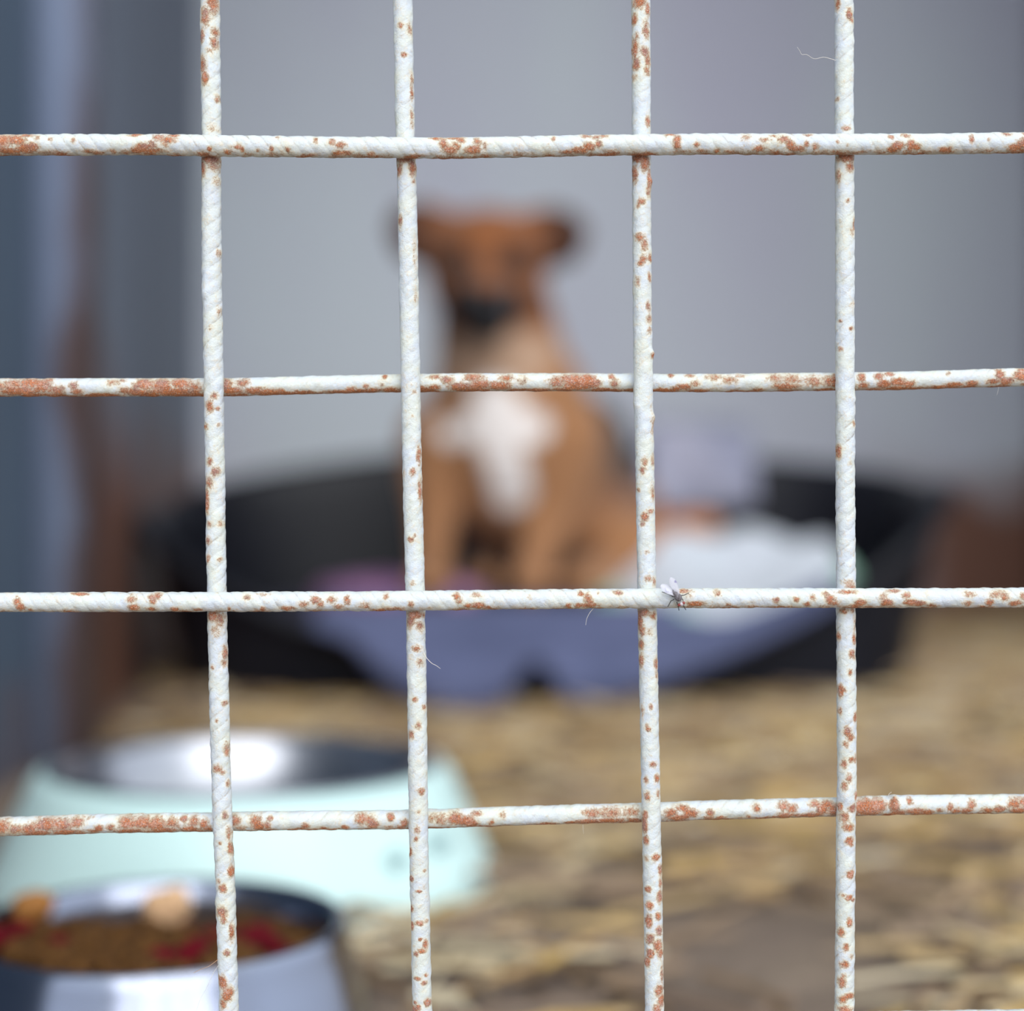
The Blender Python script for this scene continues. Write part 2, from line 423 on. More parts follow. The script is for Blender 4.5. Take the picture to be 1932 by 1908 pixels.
V1 = [(0, 396), (150, 397.5), (250, 399), (400, 398.5), (560, 400.5), (740, 403.5), (850, 405), (1000, 407), (1150, 409.5), (1300, 413), (1430, 416.5), (1560, 420), (1630, 424), (1780, 428), (1908, 432)]
V1p = [(12, 8, 22, 10, .9), (35, -6, 20, 10, .85), (65, 12, 10, 8, .8), (72, -14, 12, 7, .9), (85, 10, 14, 8, .8), (100, 2, 8, 8, .5), (125, -12, 18, 8, .85), (150, -8, 16, 8, .9), (190, 14, 8, 5, .7),
       (245, 4, 8, 14, .5), (303, 0, 9, 18, 1.1), (318, -14, 18, 7, .9), (316, 8, 12, 12, .7), (345, 12, 10, 8, .5), (480, 14, 8, 5, .6), (590, 14, 10, 5, .5), (620, 0, 8, 6, .3), (748, 4, 7, 8, .85), (768, -6, 12, 8, .9), (772, 10, 5, 5, .8),
       (805, -14, 6, 6, .8), (802, 12, 5, 5, .6), (872, -6, 9, 8, .8), (890, 4, 9, 9, .85), (910, -10, 14, 9, .7), (945, -15, 24, 6, 1.1), (990, -10, 7, 6, .7), (988, 12, 7, 6, .6), (1020, -12, 9, 6, .7), (1055, -13, 9, 5, .8), (1055, 10, 5, 5, .5),
       (1162, -6, 10, 12, 1.0), (1168, 8, 16, 9, .8), (1190, 0, 12, 12, .5), (1232, 15, 16, 5, .8), (1258, -8, 5, 5, .7), (1250, 14, 8, 5, .8), (1326, 13, 6, 5, .9), (1358, -2, 4, 4, .5), (1412, 14, 14, 5, .85), (1448, -4, 8, 9, .85), (1455, 6, 5, 6, .7),
       (1475, 14, 8, 4, .6), (1535, 8, 8, 6, .8), (1588, -3, 4, 4, .8), (1570, 13, 14, 5, .7), (1600, 15, 14, 5, .9), (1642, 14, 10, 6, 1.1), (1672, -2, 9, 8, .95), (1660, -10, 6, 5, .6), (1718, -4, 12, 10, 1.0), (1732, -2, 8, 6, .8),
       (1755, 12, 18, 5, .9), (1793, 2, 7, 7, .85), (1850, -8, 14, 9, 1.15), (1872, 0, 13, 10, 1.1), (1865, 8, 10, 6, .9), (1890, -8, 10, 8, .8)]
V1b = [(530, -9, 32, 8, 1.8), (556, -10, 12, 8, 3.2), (1705, -16, 13, 7, 2.0), (1060, -12, 8, 8, 1.0)]
V2 = [(0, 760), (250, 764), (310, 767), (450, 769.5), (600, 772), (800, 776), (950, 779), (1100, 783), (1250, 785.5), (1400, 788), (1560, 789.5), (1750, 793.5), (1908, 796.5)]
V2p = [(52, -4, 6, 6, .8), (60, 13, 12, 5, .7), (108, 2, 5, 6, 1.0), (150, 15, 14, 4, .6), (180, 15, 16, 4, .7), (225, 14, 22, 4, .6), (303, -2, 8, 18, 1.0), (318, 12, 18, 7, .9), (322, -13, 12, 7, .9), (345, 14, 8, 5, .6), (420, -14, 12, 5, .8),
       (480, 14, 30, 4, .5), (560, 14, 20, 4, .4), (740, 8, 5, 5, .6), (785, 4, 4, 4, .5), (860, 14, 20, 5, .8), (890, 2, 8, 6, .85), (925, 15, 24, 4, .9), (895, -14, 8, 4, .5), (1018, -5, 6, 6, .9), (1010, 4, 4, 4, .6), (1100, -3, 6, 6, .5),
       (1160, 0, 8, 17, 1.1), (1172, -10, 14, 8, .9), (1180, 8, 12, 8, .7), (1222, 2, 7, 9, .75), (1248, 8, 10, 7, .7), (1240, -10, 8, 6, .4), (1318, -3, 5, 6, 1.0), (1333, 14, 6, 4, .8), (1368, 4, 8, 6, .8), (1385, -12, 9, 6, .9), (1370, -2, 7, 7, .5),
       (1491, 8, 7, 7, .8), (1530, 2, 4, 4, .7), (1562, -2, 9, 6, .7), (1580, -4, 6, 5, .8), (1605, -17, 9, 4, 1.1), (1655, -15, 6, 4, 1.2), (1678, 0, 3, 6, 1.1), (1640, 11, 4, 3, .8), (1712, -16, 6, 4, 1.1), (1745, -16, 8, 4, 1.2), (1738, 0, 5, 8, 1.0),
       (1735, 12, 4, 4, .7), (1768, 0, 4, 5, 1.0), (1778, 10, 10, 5, 1.0), (1790, 2, 5, 8, 1.1), (1795, -8, 5, 5, .9), (1842, -6, 4, 8, 1.0), (1850, 6, 5, 6, .9), (1836, 10, 4, 4, .8), (1888, 12, 9, 6, 1.1), (1895, -6, 6, 6, 1.0), (1903, -14, 10, 6, 1.1), (1888, -12, 4, 4, .9)]
V2b = [(317, 16, 8, 5, 1.8), (1340, 15, 8, 6, 1.4), (407, 14, 7, 5, 1.0)]
V3 = [(0, 1209), (250, 1210), (450, 1211), (600, 1212), (740, 1214), (850, 1216), (960, 1218), (1150, 1221), (1280, 1223.5), (1400, 1226), (1550, 1229), (1700, 1232), (1908, 1235)]
V3p = [(8, -4, 14, 14, .9), (22, 12, 14, 6, .9), (40, -14, 12, 6, .9), (60, 8, 18, 8, .8), (75, -10, 10, 6, .6), (95, -13, 22, 6, 1.0), (102, 6, 10, 9, .95), (118, 12, 14, 6, .9), (125, -10, 12, 7, 1.0), (138, 10, 10, 7, .8), (150, -14, 8, 5, .6), (232, 12, 10, 6, .8),
       (300, -4, 10, 16, 1.15), (312, 6, 16, 10, .95), (330, -14, 18, 6, .9), (340, 14, 20, 5, 1.0), (365, 12, 12, 5, .7), (383, -2, 7, 8, .95), (392, -8, 5, 5, .6), (450, -6, 9, 10, .8), (465, 4, 12, 8, .75), (492, 0, 10, 8, .85), (488, 14, 9, 5, .8), (500, -4, 6, 8, .8),
       (533, -10, 12, 6, .6), (525, 14, 10, 5, .7), (580, 11, 10, 6, .8), (605, 12, 9, 6, .8), (625, 12, 7, 5, .7), (672, 18, 6, 5, 1.1), (800, 15, 30, 4, .5), (872, -2, 9, 7, .8), (888, -6, 9, 6, .8), (925, -14, 5, 4, .7), (930, 14, 18, 5, .7), (870, 15, 12, 4, .7),
       (975, -4, 9, 8, .95), (965, 8, 7, 7, .7), (988, -8, 6, 5, .9), (1041, 0, 5, 6, .5), (1092, 2, 8, 8, .75), (1098, 14, 10, 5, .7), (1155, -8, 8, 10, 1.05), (1170, -15, 16, 5, 1.1), (1160, 10, 8, 7, .8), (1188, -12, 12, 6, .95), (1192, 3, 8, 7, .5), (1215, -14, 12, 5, .9),
       (1245, -14, 14, 5, .9), (1250, 14, 12, 5, .8), (1275, 15, 12, 4, .6), (1332, 2, 6, 5, .7), (1340, -14, 14, 4, .5), (1370, -6, 7, 5, .8), (1374, -4, 5, 5, 1.0), (1440, 4, 6, 8, .85), (1470, -10, 7, 5, .95), (1467, 12, 8, 6, .9), (1500, -8, 10, 6, .85), (1495, 14, 8, 5, .7),
       (1535, -12, 9, 5, 1.1), (1555, -14, 15, 5, 1.2), (1583, -12, 9, 5, 1.1), (1617, -12, 6, 5, .8), (1614, 6, 7, 8, 1.05), (1640, 14, 12, 5, .9), (1665, 14, 10, 4, .8), (1675, -10, 6, 6, 1.1), (1690, 12, 12, 6, 1.0), (1705, -8, 8, 7, 1.1), (1725, 8, 8, 7, 1.0),
       (1735, -10, 12, 7, 1.2), (1752, 10, 10, 7, 1.0), (1768, -8, 10, 8, 1.15), (1780, 6, 12, 9, 1.1), (1795, -8, 9, 7, 1.2), (1795, 12, 10, 6, 1.0), (1812, -14, 10, 5, 1.1), (1835, 14, 18, 4, .8), (1865, 8, 12, 9, .95), (1885, 12, 14, 7, 1.0), (1900, 4, 12, 8, .95)]
V3b = [(345, 17, 8, 6, 4.5), (668, 17, 8, 6, 5.0), (788, 16, 8, 6, 4.5), (760, -15, 18, 9, 3.5), (735, -12, 16, 10, 2.5), (712, 16, 14, 8, 1.4)]
V4 = [(0, 1592), (250, 1593), (500, 1594), (740, 1594.5), (950, 1595), (1150, 1596), (1350, 1597), (1470, 1598), (1508, 1597.5), (1545, 1595.5), (1700, 1595), (1908, 1593)]
V4p = [(33, 7, 9, 7, 1.1), (42, 12, 6, 5, .9), (10, -14, 14, 4, .9), (22, 6, 6, 6, .6), (190, -15, 6, 4, .6), (246, 0, 5, 8, .8), (300, 2, 10, 17, 1.15), (318, 8, 10, 10, .85), (335, -14, 18, 5, .6), (382, 3, 5, 5, .7), (425, 16, 14, 4, .8), (440, 12, 8, 5, .6),
       (575, 14, 7, 5, .4), (608, -12, 4, 4, .7), (622, 9, 5, 5, .7), (660, -12, 5, 5, .7), (800, 14, 7, 4, .8), (853, -15, 13, 5, 1.1), (876, 6, 5, 5, .4), (1100, 2, 7, 12, .7), (1108, 8, 6, 10, .8), (1152, -6, 6, 8, .9), (1150, 9, 7, 6, .7), (1178, 14, 22, 4, .6),
       (1205, 13, 12, 5, .9), (1200, -16, 8, 4, .9), (1232, 8, 9, 7, .95), (1238, 12, 6, 5, .8), (1268, 4, 8, 5, .8), (1302, -13, 12, 5, 1.15), (1300, -8, 6, 5, .8), (1352, 14, 10, 5, .9), (1340, -14, 8, 4, .7), (1380, -2, 12, 8, .95), (1390, 4, 9, 8, .85), (1402, -5, 8, 6, .8),
       (1432, 6, 6, 9, .8), (1440, -8, 9, 7, .9), (1430, 15, 10, 4, .7), (1467, 0, 10, 6, .8), (1480, -8, 10, 6, .8), (1500, 15, 8, 5, 1.0), (1522, 8, 9, 9, 1.0), (1520, -14, 8, 5, 1.0), (1540, -6, 12, 10, .8), (1558, 2, 8, 12, .85), (1583, 4, 8, 9, 1.1), (1590, 8, 5, 5, .8),
       (1648, 6, 8, 7, 1.05), (1642, 10, 5, 5, .8), (1685, -8, 5, 6, .7), (1690, 4, 5, 8, 1.15), (1695, 12, 4, 4, .9), (1737, 5, 9, 6, 1.15), (1755, -10, 9, 7, 1.0), (1784, -2, 8, 6, .85), (1800, 8, 5, 5, .5), (1815, -4, 7, 9, .9), (1850, -8, 10, 7, 1.0), (1838, -6, 6, 6, .7),
       (1875, 6, 6, 11, 1.1), (1882, -6, 7, 8, 1.0), (1900, -2, 8, 13, 1.0)]
V4b = [(1490, -2, 22, 14, 3.0), (1506, -4, 9, 10, 2.2), (82, 16, 8, 5, 1.2), (753, 16, 7, 5, 1.6)]
R1 = [(0, 274), (200, 273), (300, 273), (400, 275), (700, 278.5), (850, 279.5), (1000, 277), (1150, 274), (1350, 272), (1590, 272.5), (1800, 271), (1932, 269.5)]
R1p = [(10, 4, 22, 16, .85), (35, 6, 20, 12, .95), (55, -10, 22, 9, 1.1), (20, -14, 25, 5, 1.1), (68, -8, 10, 9, 1.0), (55, 15, 14, 4, .9), (100, 8, 6, 6, .6), (144, 4, 5, 6, .75), (75, 10, 6, 6, .6), (258, 15, 12, 4, 1.0), (275, -10, 18, 8, 1.1), (262, -14, 14, 6, 1.1), (290, -4, 12, 8, .9),
       (305, 10, 14, 8, .85), (322, 6, 16, 8, .95), (330, 15, 10, 4, 1.0), (315, -2, 10, 8, .7), (280, -14, 40, 5, .9), (170, -15, 10, 4, .8), (215, -15, 10, 4, .7), (398, -10, 5, 5, 1.1), (452, -6, 10, 4, 1.0), (432, -14, 10, 5, .8), (459, -10, 5, 6, .9), (489, -12, 5, 5, .6), (515, -8, 5, 5, 1.0), (545, -10, 5, 5, .9),
       (525, 14, 6, 4, .5), (598, 8, 5, 6, .8), (630, 6, 10, 8, .75), (645, 0, 12, 9, .8), (655, -14, 14, 5, .9), (640, -14, 12, 4, .9), (690, -6, 4, 5, .6), (700, -15, 10, 4, .8), (838, 4, 8, 12, .9), (850, -8, 14, 9, 1.0), (870, 10, 10, 8, .85), (862, 0, 10, 10, .8), (892, -8, 16, 8, 1.05),
       (900, 6, 10, 10, .7), (825, 16, 14, 4, .8), (860, 16, 20, 4, .8), (915, -2, 6, 10, .6), (1044, 12, 4, 6, .7), (1095, -12, 18, 6, 1.0), (1112, -6, 12, 8, 1.05), (1128, -2, 8, 8, .95), (1105, 14, 12, 5, .8), (1138, 14, 10, 5, .7), (1125, 12, 12, 6, .7), (1070, -15, 14, 4, .9), (1150, -14, 14, 4, .7),
       (1265, 16, 12, 4, .8), (1276, 4, 8, 10, .95), (1276, -6, 7, 7, 1.0), (1312, -5, 6, 7, .8), (1350, -15, 8, 4, .8), (1318, -15, 8, 4, .8), (1405, 10, 12, 7, .6), (1430, -12, 14, 6, .9), (1440, 4, 12, 5, .7), (1475, 6, 12, 8, .8), (1488, -6, 8, 9, .95), (1460, 12, 12, 4, .6), (1500, -12, 18, 6, .95), (1522, 14, 10, 4, .7),
       (1518, -4, 5, 7, .9), (1535, -8, 8, 7, .9), (1576, 1, 4, 4, .6), (1595, -6, 4, 4, .5), (1677, 10, 6, 5, 1.0), (1705, 12, 10, 5, .8), (1690, -8, 12, 8, 1.1), (1715, -6, 9, 10, 1.1), (1725, -10, 9, 7, 1.1), (1680, -14, 14, 5, 1.0), (1780, -14, 14, 5, 1.0), (1828, 4, 5, 9, .9), (1860, 2, 4, 5, .6), (1896, 14, 10, 5, .8),
       (1925, -4, 14, 10, 1.0), (1912, -12, 16, 7, 1.1), (1928, 14, 5, 4, .9)]
R2 = [(0, 731.5), (250, 731), (400, 731), (450, 730.5), (580, 727), (700, 724), (900, 721.5), (1100, 721.5), (1300, 723), (1550, 720.5), (1700, 718.5), (1850, 714), (1932, 712)]
R2p = [(10, 0, 16, 14, .7), (30, 6, 26, 12, .85), (60, 6, 30, 14, .9), (85, 2, 20, 15, .95), (95, 14, 10, 5, .8), (40, -8, 50, 10, 1.0), (110, -6, 20, 10, .9), (143, 2, 10, 9, .85), (150, -10, 14, 7, .9), (218, 8, 14, 7, .7), (238, -8, 12, 9, .8), (235, 12, 10, 5, .6), (275, 4, 22, 14, .95), (310, 2, 26, 15, .95), (345, 6, 26, 12, .9),
       (370, -2, 16, 14, .85), (260, -10, 30, 8, 1.0), (330, -10, 50, 8, 1.1), (430, 4, 14, 14, .85), (460, 6, 14, 10, .85), (440, -8, 24, 9, 1.0), (485, -10, 26, 8, 1.0), (505, -12, 22, 6, 1.0), (532, -12, 9, 6, 1.0), (562, -14, 12, 5, .9), (665, -12, 12, 6, 1.0), (692, -6, 6, 6, .8), (727, 12, 6, 5, 1.0),
       (700, -14, 26, 5, .9), (740, -14, 20, 6, 1.0), (722, -4, 5, 6, .6), (800, -12, 10, 6, .9), (822, 10, 14, 6, .75), (845, 4, 14, 9, .8), (820, -10, 14, 6, .9), (870, -10, 26, 9, 1.1), (895, 8, 20, 9, .9), (905, -6, 22, 10, 1.05), (940, -8, 26, 9, 1.05), (955, 8, 16, 9, .75), (985, 2, 12, 10, .6), (1050, -2, 18, 12, .8),
       (1080, 4, 22, 12, 1.1), (1105, 2, 22, 14, 1.15), (1090, -8, 32, 9, 1.15), (1120, -4, 14, 12, .95), (1153, 10, 6, 7, .9), (1158, -4, 10, 10, .8), (1264, 14, 6, 5, .9), (1300, 14, 10, 5, .8), (1290, -8, 14, 6, 1.1), (1310, -2, 10, 6, .7), (1275, -12, 12, 5, .9), (1345, 10, 18, 7, .75), (1375, 4, 16, 10, .7),
       (1395, 12, 14, 5, .6), (1460, 6, 18, 12, .65), (1490, 4, 20, 12, .7), (1480, -10, 26, 7, 1.0), (1530, 0, 20, 12, .75), (1560, 0, 14, 12, .8), (1572, 0, 7, 14, 1.1), (1622, 6, 8, 10, .85), (1626, -10, 12, 7, .9), (1655, 8, 10, 8, .9), (1675, 12, 10, 5, .9), (1665, -8, 16, 9, 1.1), (1690, -4, 16, 9, 1.05),
       (1712, -8, 12, 7, 1.0), (1785, 10, 6, 6, .6), (1830, -10, 12, 6, 1.1), (1800, -12, 20, 5, 1.0), (1870, -8, 14, 6, 1.0), (1882, 4, 10, 12, 1.0), (1895, -8, 14, 8, 1.1), (1920, 2, 14, 12, 1.0), (1925, 12, 12, 6, .9)]
R3 = [(0, 1136.5), (250, 1136), (500, 1135.5), (800, 1133.5), (966, 1131.5), (1200, 1129), (1500, 1128.5), (1800, 1128.5), (1932, 1128)]
R3p = [(38, 2, 8, 8, 1.0), (44, -8, 9, 8, 1.1), (62, -13, 6, 4, .8), (155, 16, 18, 3, 1.0), (36, 12, 4, 4, .6), (253, 6, 10, 9, .75), (256, -10, 12, 7, 1.0), (290, 10, 8, 6, .85), (300, 12, 9, 6, .85), (292, 2, 7, 7, .8), (290, -13, 12, 5, .9), (332, -13, 8, 5, 1.05), (375, -14, 14, 4, .7), (468, 10, 9, 6, .65), (435, -13, 4, 4, .8), (498, -13, 6, 5, 1.0), (500, 14, 14, 3, .5),
       (545, -12, 14, 5, .95), (575, -4, 12, 6, .75), (598, 4, 10, 9, .85), (607, -4, 8, 7, .8), (628, 4, 10, 8, .8), (640, -10, 12, 6, .7), (657, 2, 8, 9, .8), (690, -8, 14, 7, .6), (730, 10, 6, 7, .75), (776, -6, 7, 7, .8), (745, -14, 30, 4, .7), (862, 8, 8, 8, .9), (868, 0, 8, 7, .7), (885, -10, 10, 5, .9), (903, -10, 12, 6, 1.15), (898, 10, 12, 5, .6),
       (920, -14, 14, 4, .8), (998, 4, 6, 5, .5), (1095, 10, 6, 6, .9), (1108, 2, 8, 10, .95), (1112, -4, 8, 7, .9), (1072, -12, 6, 5, 1.0), (1092, -12, 10, 5, 1.0), (1112, -12, 16, 5, 1.05), (1165, 12, 9, 5, .9), (1128, 12, 4, 4, .5), (1290, 14, 18, 4, .8), (1300, 6, 8, 6, .5), (1310, -10, 16, 5, 1.15), (1352, 10, 8, 7, .75), (1372, -12, 6, 4, .9),
       (1461, -4, 7, 7, .95), (1499, -2, 6, 5, .85), (1520, -12, 7, 5, 1.0), (1530, 2, 6, 6, .7), (1562, 0, 10, 10, .95), (1570, -10, 12, 6, .8), (1555, 8, 8, 6, .7), (1595, 12, 22, 4, .8), (1620, -8, 10, 7, 1.15), (1612, -13, 16, 4, .9), (1670, -8, 12, 7, 1.15), (1662, 4, 8, 8, .7), (1685, 14, 16, 4, .8), (1705, 6, 9, 6, .85), (1715, -8, 14, 7, 1.1),
       (1728, -10, 14, 6, 1.05), (1755, -14, 12, 4, .8), (1825, 8, 12, 6, .7), (1822, -10, 10, 6, .8), (1862, -8, 8, 7, 1.0), (1880, 8, 18, 7, .75), (1892, 0, 9, 7, .8), (1910, -10, 14, 6, 1.0), (1925, 4, 8, 8, .8)]
R4 = [(0, 1560), (60, 1558.5), (150, 1555), (350, 1552), (500, 1549), (760, 1547), (900, 1542), (1000, 1539), (1200, 1533.5), (1350, 1528.5), (1550, 1523.5), (1700, 1519), (1932, 1516.5)]
R4p = [(5, 2, 22, 15, .95), (35, -4, 18, 12, .8), (90, 4, 26, 13, .95), (60, -4, 22, 12, .9), (120, 2, 22, 14, .95), (150, 6, 16, 11, .85), (75, -12, 30, 6, 1.1), (130, -12, 30, 6, 1.0), (190, -6, 10, 8, .95), (212, -4, 8, 8, .95), (180, -12, 14, 5, .9), (160, 14, 20, 4, .5), (245, 4, 18, 14, .95), (270, 4, 22, 13, .95), (300, 0, 22, 14, .95), (330, 2, 14, 12, .85),
       (350, 10, 8, 6, 1.0), (370, 4, 14, 11, .85), (360, -10, 20, 7, 1.0), (388, 0, 10, 12, .85), (250, -12, 30, 6, 1.0), (310, -12, 30, 6, 1.05), (395, -10, 14, 7, .9), (445, 4, 12, 12, .85), (455, -10, 12, 7, .7), (485, 2, 12, 14, .95), (492, -8, 16, 8, 1.05), (512, 8, 6, 5, .9), (505, -6, 10, 8, .9), (578, -8, 8, 7, 1.0), (570, -14, 12, 4, .9),
       (612, -13, 8, 4, 1.0), (652, -11, 8, 5, 1.0), (685, 4, 14, 12, .85), (700, 0, 12, 11, .95), (706, -6, 12, 9, 1.05), (738, 8, 7, 7, 1.15), (735, -12, 14, 5, .7), (764, -4, 8, 9, 1.0), (755, -12, 12, 6, .8), (815, 4, 12, 9, .7), (835, 0, 14, 12, .7), (860, 2, 18, 13, .95), (880, -4, 18, 11, 1.05), (890, -10, 14, 7, 1.1), (900, 10, 12, 6, .8),
       (928, -8, 7, 6, .8), (950, 6, 9, 8, .6), (1105, 6, 10, 8, .7), (1120, 4, 22, 10, .75), (1150, 4, 26, 12, .75), (1190, 4, 20, 12, .7), (1075, -14, 12, 4, 1.1), (1110, -12, 26, 6, 1.1), (1150, -12, 30, 6, 1.05), (1195, -12, 18, 6, 1.0), (1265, 0, 16, 10, .85), (1285, 8, 14, 8, .85), (1280, -10, 24, 7, 1.1), (1302, -2, 16, 10, .95), (1338, -2, 9, 8, .9),
       (1335, -12, 12, 5, .8), (1360, -12, 10, 4, .9), (1425, 4, 9, 10, .75), (1410, -12, 8, 5, .7), (1478, 6, 14, 10, .85), (1492, 2, 12, 10, .85), (1480, -10, 16, 7, 1.0), (1510, -12, 20, 5, 1.0), (1535, 10, 12, 7, .9), (1548, 0, 12, 13, 1.0), (1558, 8, 12, 8, .95), (1570, -4, 12, 12, 1.1), (1530, -12, 24, 6, 1.05), (1625, 2, 20, 15, 1.15), (1650, 2, 20, 14, 1.15),
       (1635, -10, 24, 8, 1.15), (1683, 2, 10, 12, 1.1), (1690, -12, 16, 6, 1.1), (1712, 10, 7, 7, .9), (1725, -10, 20, 7, 1.0), (1745, -12, 16, 6, 1.05), (1768, -10, 8, 6, .8), (1788, -2, 7, 9, .85), (1800, -10, 12, 7, .9), (1828, 2, 9, 11, .9), (1820, -10, 14, 7, .95), (1858, -10, 14, 7, .9), (1880, -8, 14, 8, .95), (1910, 2, 16, 13, .85), (1925, 6, 14, 10, .9), (1915, -11, 18, 6, 1.05)]
R4b = [(1684, 4, 7, 9, 6.0), (1685, 14, 7, 6, 5.5)]
R5 = [(0, 1952), (1690, 1927), (1932, 1923)]
R5p = [(1845, 14, 5, 4, .9), (1700, 4, 20, 10, .8)]

rod('vertical_rod', 'v', V1, FENCE_Y, 18.6, 1, 1.7, V1p, 0, V1b, fence, S_TOP, S_BOT, 1, 27)
rod('vertical_rod', 'v', V2, FENCE_Y, 18.8, 1, 1.0, V2p, 0, V2b, fence, S_TOP, S_BOT, 2, 26)
rod('vertical_rod', 'v', V3, FENCE_Y, 18.4, 1, .9, V3p, 0, V3b, fence, S_TOP, S_BOT, 3, 23)
rod('vertical_rod', 'v', V4, FENCE_Y, 18.3, 1, 1.7, V4p, 0, V4b, fence, S_TOP, S_BOT, 4, 28)
for xx, ss in ((-52, 10), (-455, 11), (2016, 12), (2440, 13)):
    rod('vertical_rod', 'v', [(0, xx), (1908, xx + 4)], FENCE_Y, 18.4, 1, 1.4, [], 0, [], fence, S_TOP, S_BOT, ss, 26)
SL, SR = 966 - .3835 / k0, 966 + .40 / k0
rod('horizontal_rod', 'h', R1, YF, 19.8, 1, 1.8, R1p, .55, [], fence, SL, SR, 5, 27)
rod('horizontal_rod', 'h', R2, YB, 17.8, -1, .8, R2p, .95, [(1165, -2, 22, 14, 1.5), (1900, 16, 12, 4, 1.0)], fence, SL, SR, 6, 26)
rod('horizontal_rod', 'h', R3, YF, 19.0, 1, 1.4, R3p, .50, [], fence, SL, SR, 7, 24)
rod('horizontal_rod', 'h', R4, YB, 18.5, -1, 1.2, R4p, .80, R4b, fence, SL, SR, 8, 25)
rod('horizontal_rod', 'h', R5, YB, 18.5, 1, 1.2, R5p, .5, [], fence, SL, SR, 9, 25)

# ---------------------------------------------------------------- fly on the third rod
def ellipsoid(bm, c, r, rot=None, seg=16, rings=10):
    m = Matrix.Translation(Vector(c)) @ (rot or Matrix.Identity(4)) @ Matrix.Diagonal((r[0], r[1], r[2], 1))
    return bmesh.ops.create_uvsphere(bm, u_segments=seg, v_segments=rings, radius=1.0, matrix=m)['verts']

def px3(px, py, dy=0.0):
    "point near the front of the fence; dy metres towards the camera"
    return P(px, py, YF - .0024 - dy)

M_fly = mat('fly_grey_bristle', (136, 132, 140), .45, 0, 2500, (84, 76, 78), .3, 4000)
M_flyleg = mat('fly_leg', (52, 44, 44), .5)
M_eye = mat('fly_red_eye', (142, 62, 56), .3)
def wing_mat():
    m = bpy.data.materials.new('clear_wing'); m.use_nodes = True; n = m.node_tree; b = n.nodes['Principled BSDF']
    b.inputs['Base Color'].default_value = (*lin((214, 214, 228)), 1); b.inputs['Roughness'].default_value = .25
    b.inputs['Alpha'].default_value = .45
    tcn = n.nodes.new('ShaderNodeTexCoord'); nz = n.nodes.new('ShaderNodeTexNoise'); nz.inputs['Scale'].default_value = 500
    n.links.new(tcn.outputs['Object'], nz.inputs['Vector'])
    r = n.nodes.new('ShaderNodeValToRGB'); r.color_ramp.elements[0].position = .60; r.color_ramp.elements[1].position = .68
    r.color_ramp.elements[0].color = (*lin((222, 222, 234)), 1); r.color_ramp.elements[1].color = (*lin((150, 140, 190)), 1)
    n.links.new(nz.outputs['Fac'], r.inputs[0]); n.links.new(r.outputs[0], b.inputs['Base Color'])
    return m
fly = empty('housefly', px3(1279, 1128), 'small grey housefly with clear wings perched on the third horizontal rod', 'fly')
ang = math.atan2(-(1142 - 1124), (1288 - 1277))
rotz = Matrix.Rotation(-ang, 4, 'Y')
bm = bmesh.new(); k = YF / F
ellipsoid(bm, px3(1279.5, 1127, .0014), (8.5 * k, .0013, 7.0 * k), rotz)
ellipsoid(bm, px3(1274, 1120, .0013), (10 * k, .0012, 6.2 * k), rotz)
body = from_bm('body', bm, M_fly, fly)
bm = bmesh.new(); ellipsoid(bm, px3(1285.5, 1140, .0013), (4.6 * k, .0010, 5.6 * k), rotz)
head = from_bm('head', bm, mat('fly_face', (196, 190, 196), .35), fly)
for (ex, ey) in ((1281.8, 1141.5), (1289.2, 1138.2)):
    bm = bmesh.new(); ellipsoid(bm, px3(ex, ey, .0016), (3.0 * k, .0007, 3.9 * k), rotz); from_bm('eye', bm, M_eye, head)
M_w = wing_mat()
def wing(base, tip, half, dz):
    b0 = Vector(base); t0 = Vector(tip); d = t0 - b0; nrm = Vector((-d.y, d.x)).normalized()
    top, bot = [], []
    N = 12
    for i in range(N + 1):
        t = i / N; wdt = half * math.sin(math.pi * min(1, t * .93 + .04)) ** .6 * (.55 + .6 * t)
        c = b0 + d * t; dep = .0016 + dz * t
        top.append((c + nrm * wdt, dep)); bot.append((c - nrm * wdt, dep + .0004))
    verts, faces = [], []
    for layer in (0, .00005):
        for (a, da), (b, db) in zip(top, bot):
            verts += [px3(a.x, a.y, da + layer), px3((a.x + b.x) / 2, (a.y + b.y) / 2, (da + db) / 2 + layer + .00015), px3(b.x, b.y, db + layer)]
    n3 = (N + 1) * 3
    for i in range(N):
        for c in (0, 1):
            q = (i * 3 + c, i * 3 + c + 1, i * 3 + c + 4, i * 3 + c + 3)
            faces.append(q); faces.append(tuple(n3 + v for v in q[::-1]))
        for c in (0, 2):
            faces.append((i * 3 + c, (i + 1) * 3 + c, n3 + (i + 1) * 3 + c, n3 + i * 3 + c))
    return from_data('wing', verts, faces, M_w, fly)
wing((1276, 1124), (1247, 1104), 8.5, .0006)
wing((1281, 1122), (1265, 1090), 8.0, .0012)
for pts in ([(1271, 1126), (1263, 1122), (1249, 1117)], [(1272, 1131), (1266, 1134), (1260, 1145)], [(1277, 1136), (1279, 1143), (1281, 1152)],
            [(1284, 1124), (1291, 1123), (1300, 1119)], [(1285, 1129), (1288, 1131), (1289, 1134)], [(1289, 1141), (1291, 1146), (1294, 1151)]):
    dep = [.0012, .0012, .0003]
    v, f = path_tube([px3(a, b, dd) for (a, b), dd in zip(pts, dep)], [.00013, .00011, .00008], 6)
    from_data('leg', v, f, M_flyleg, fly)

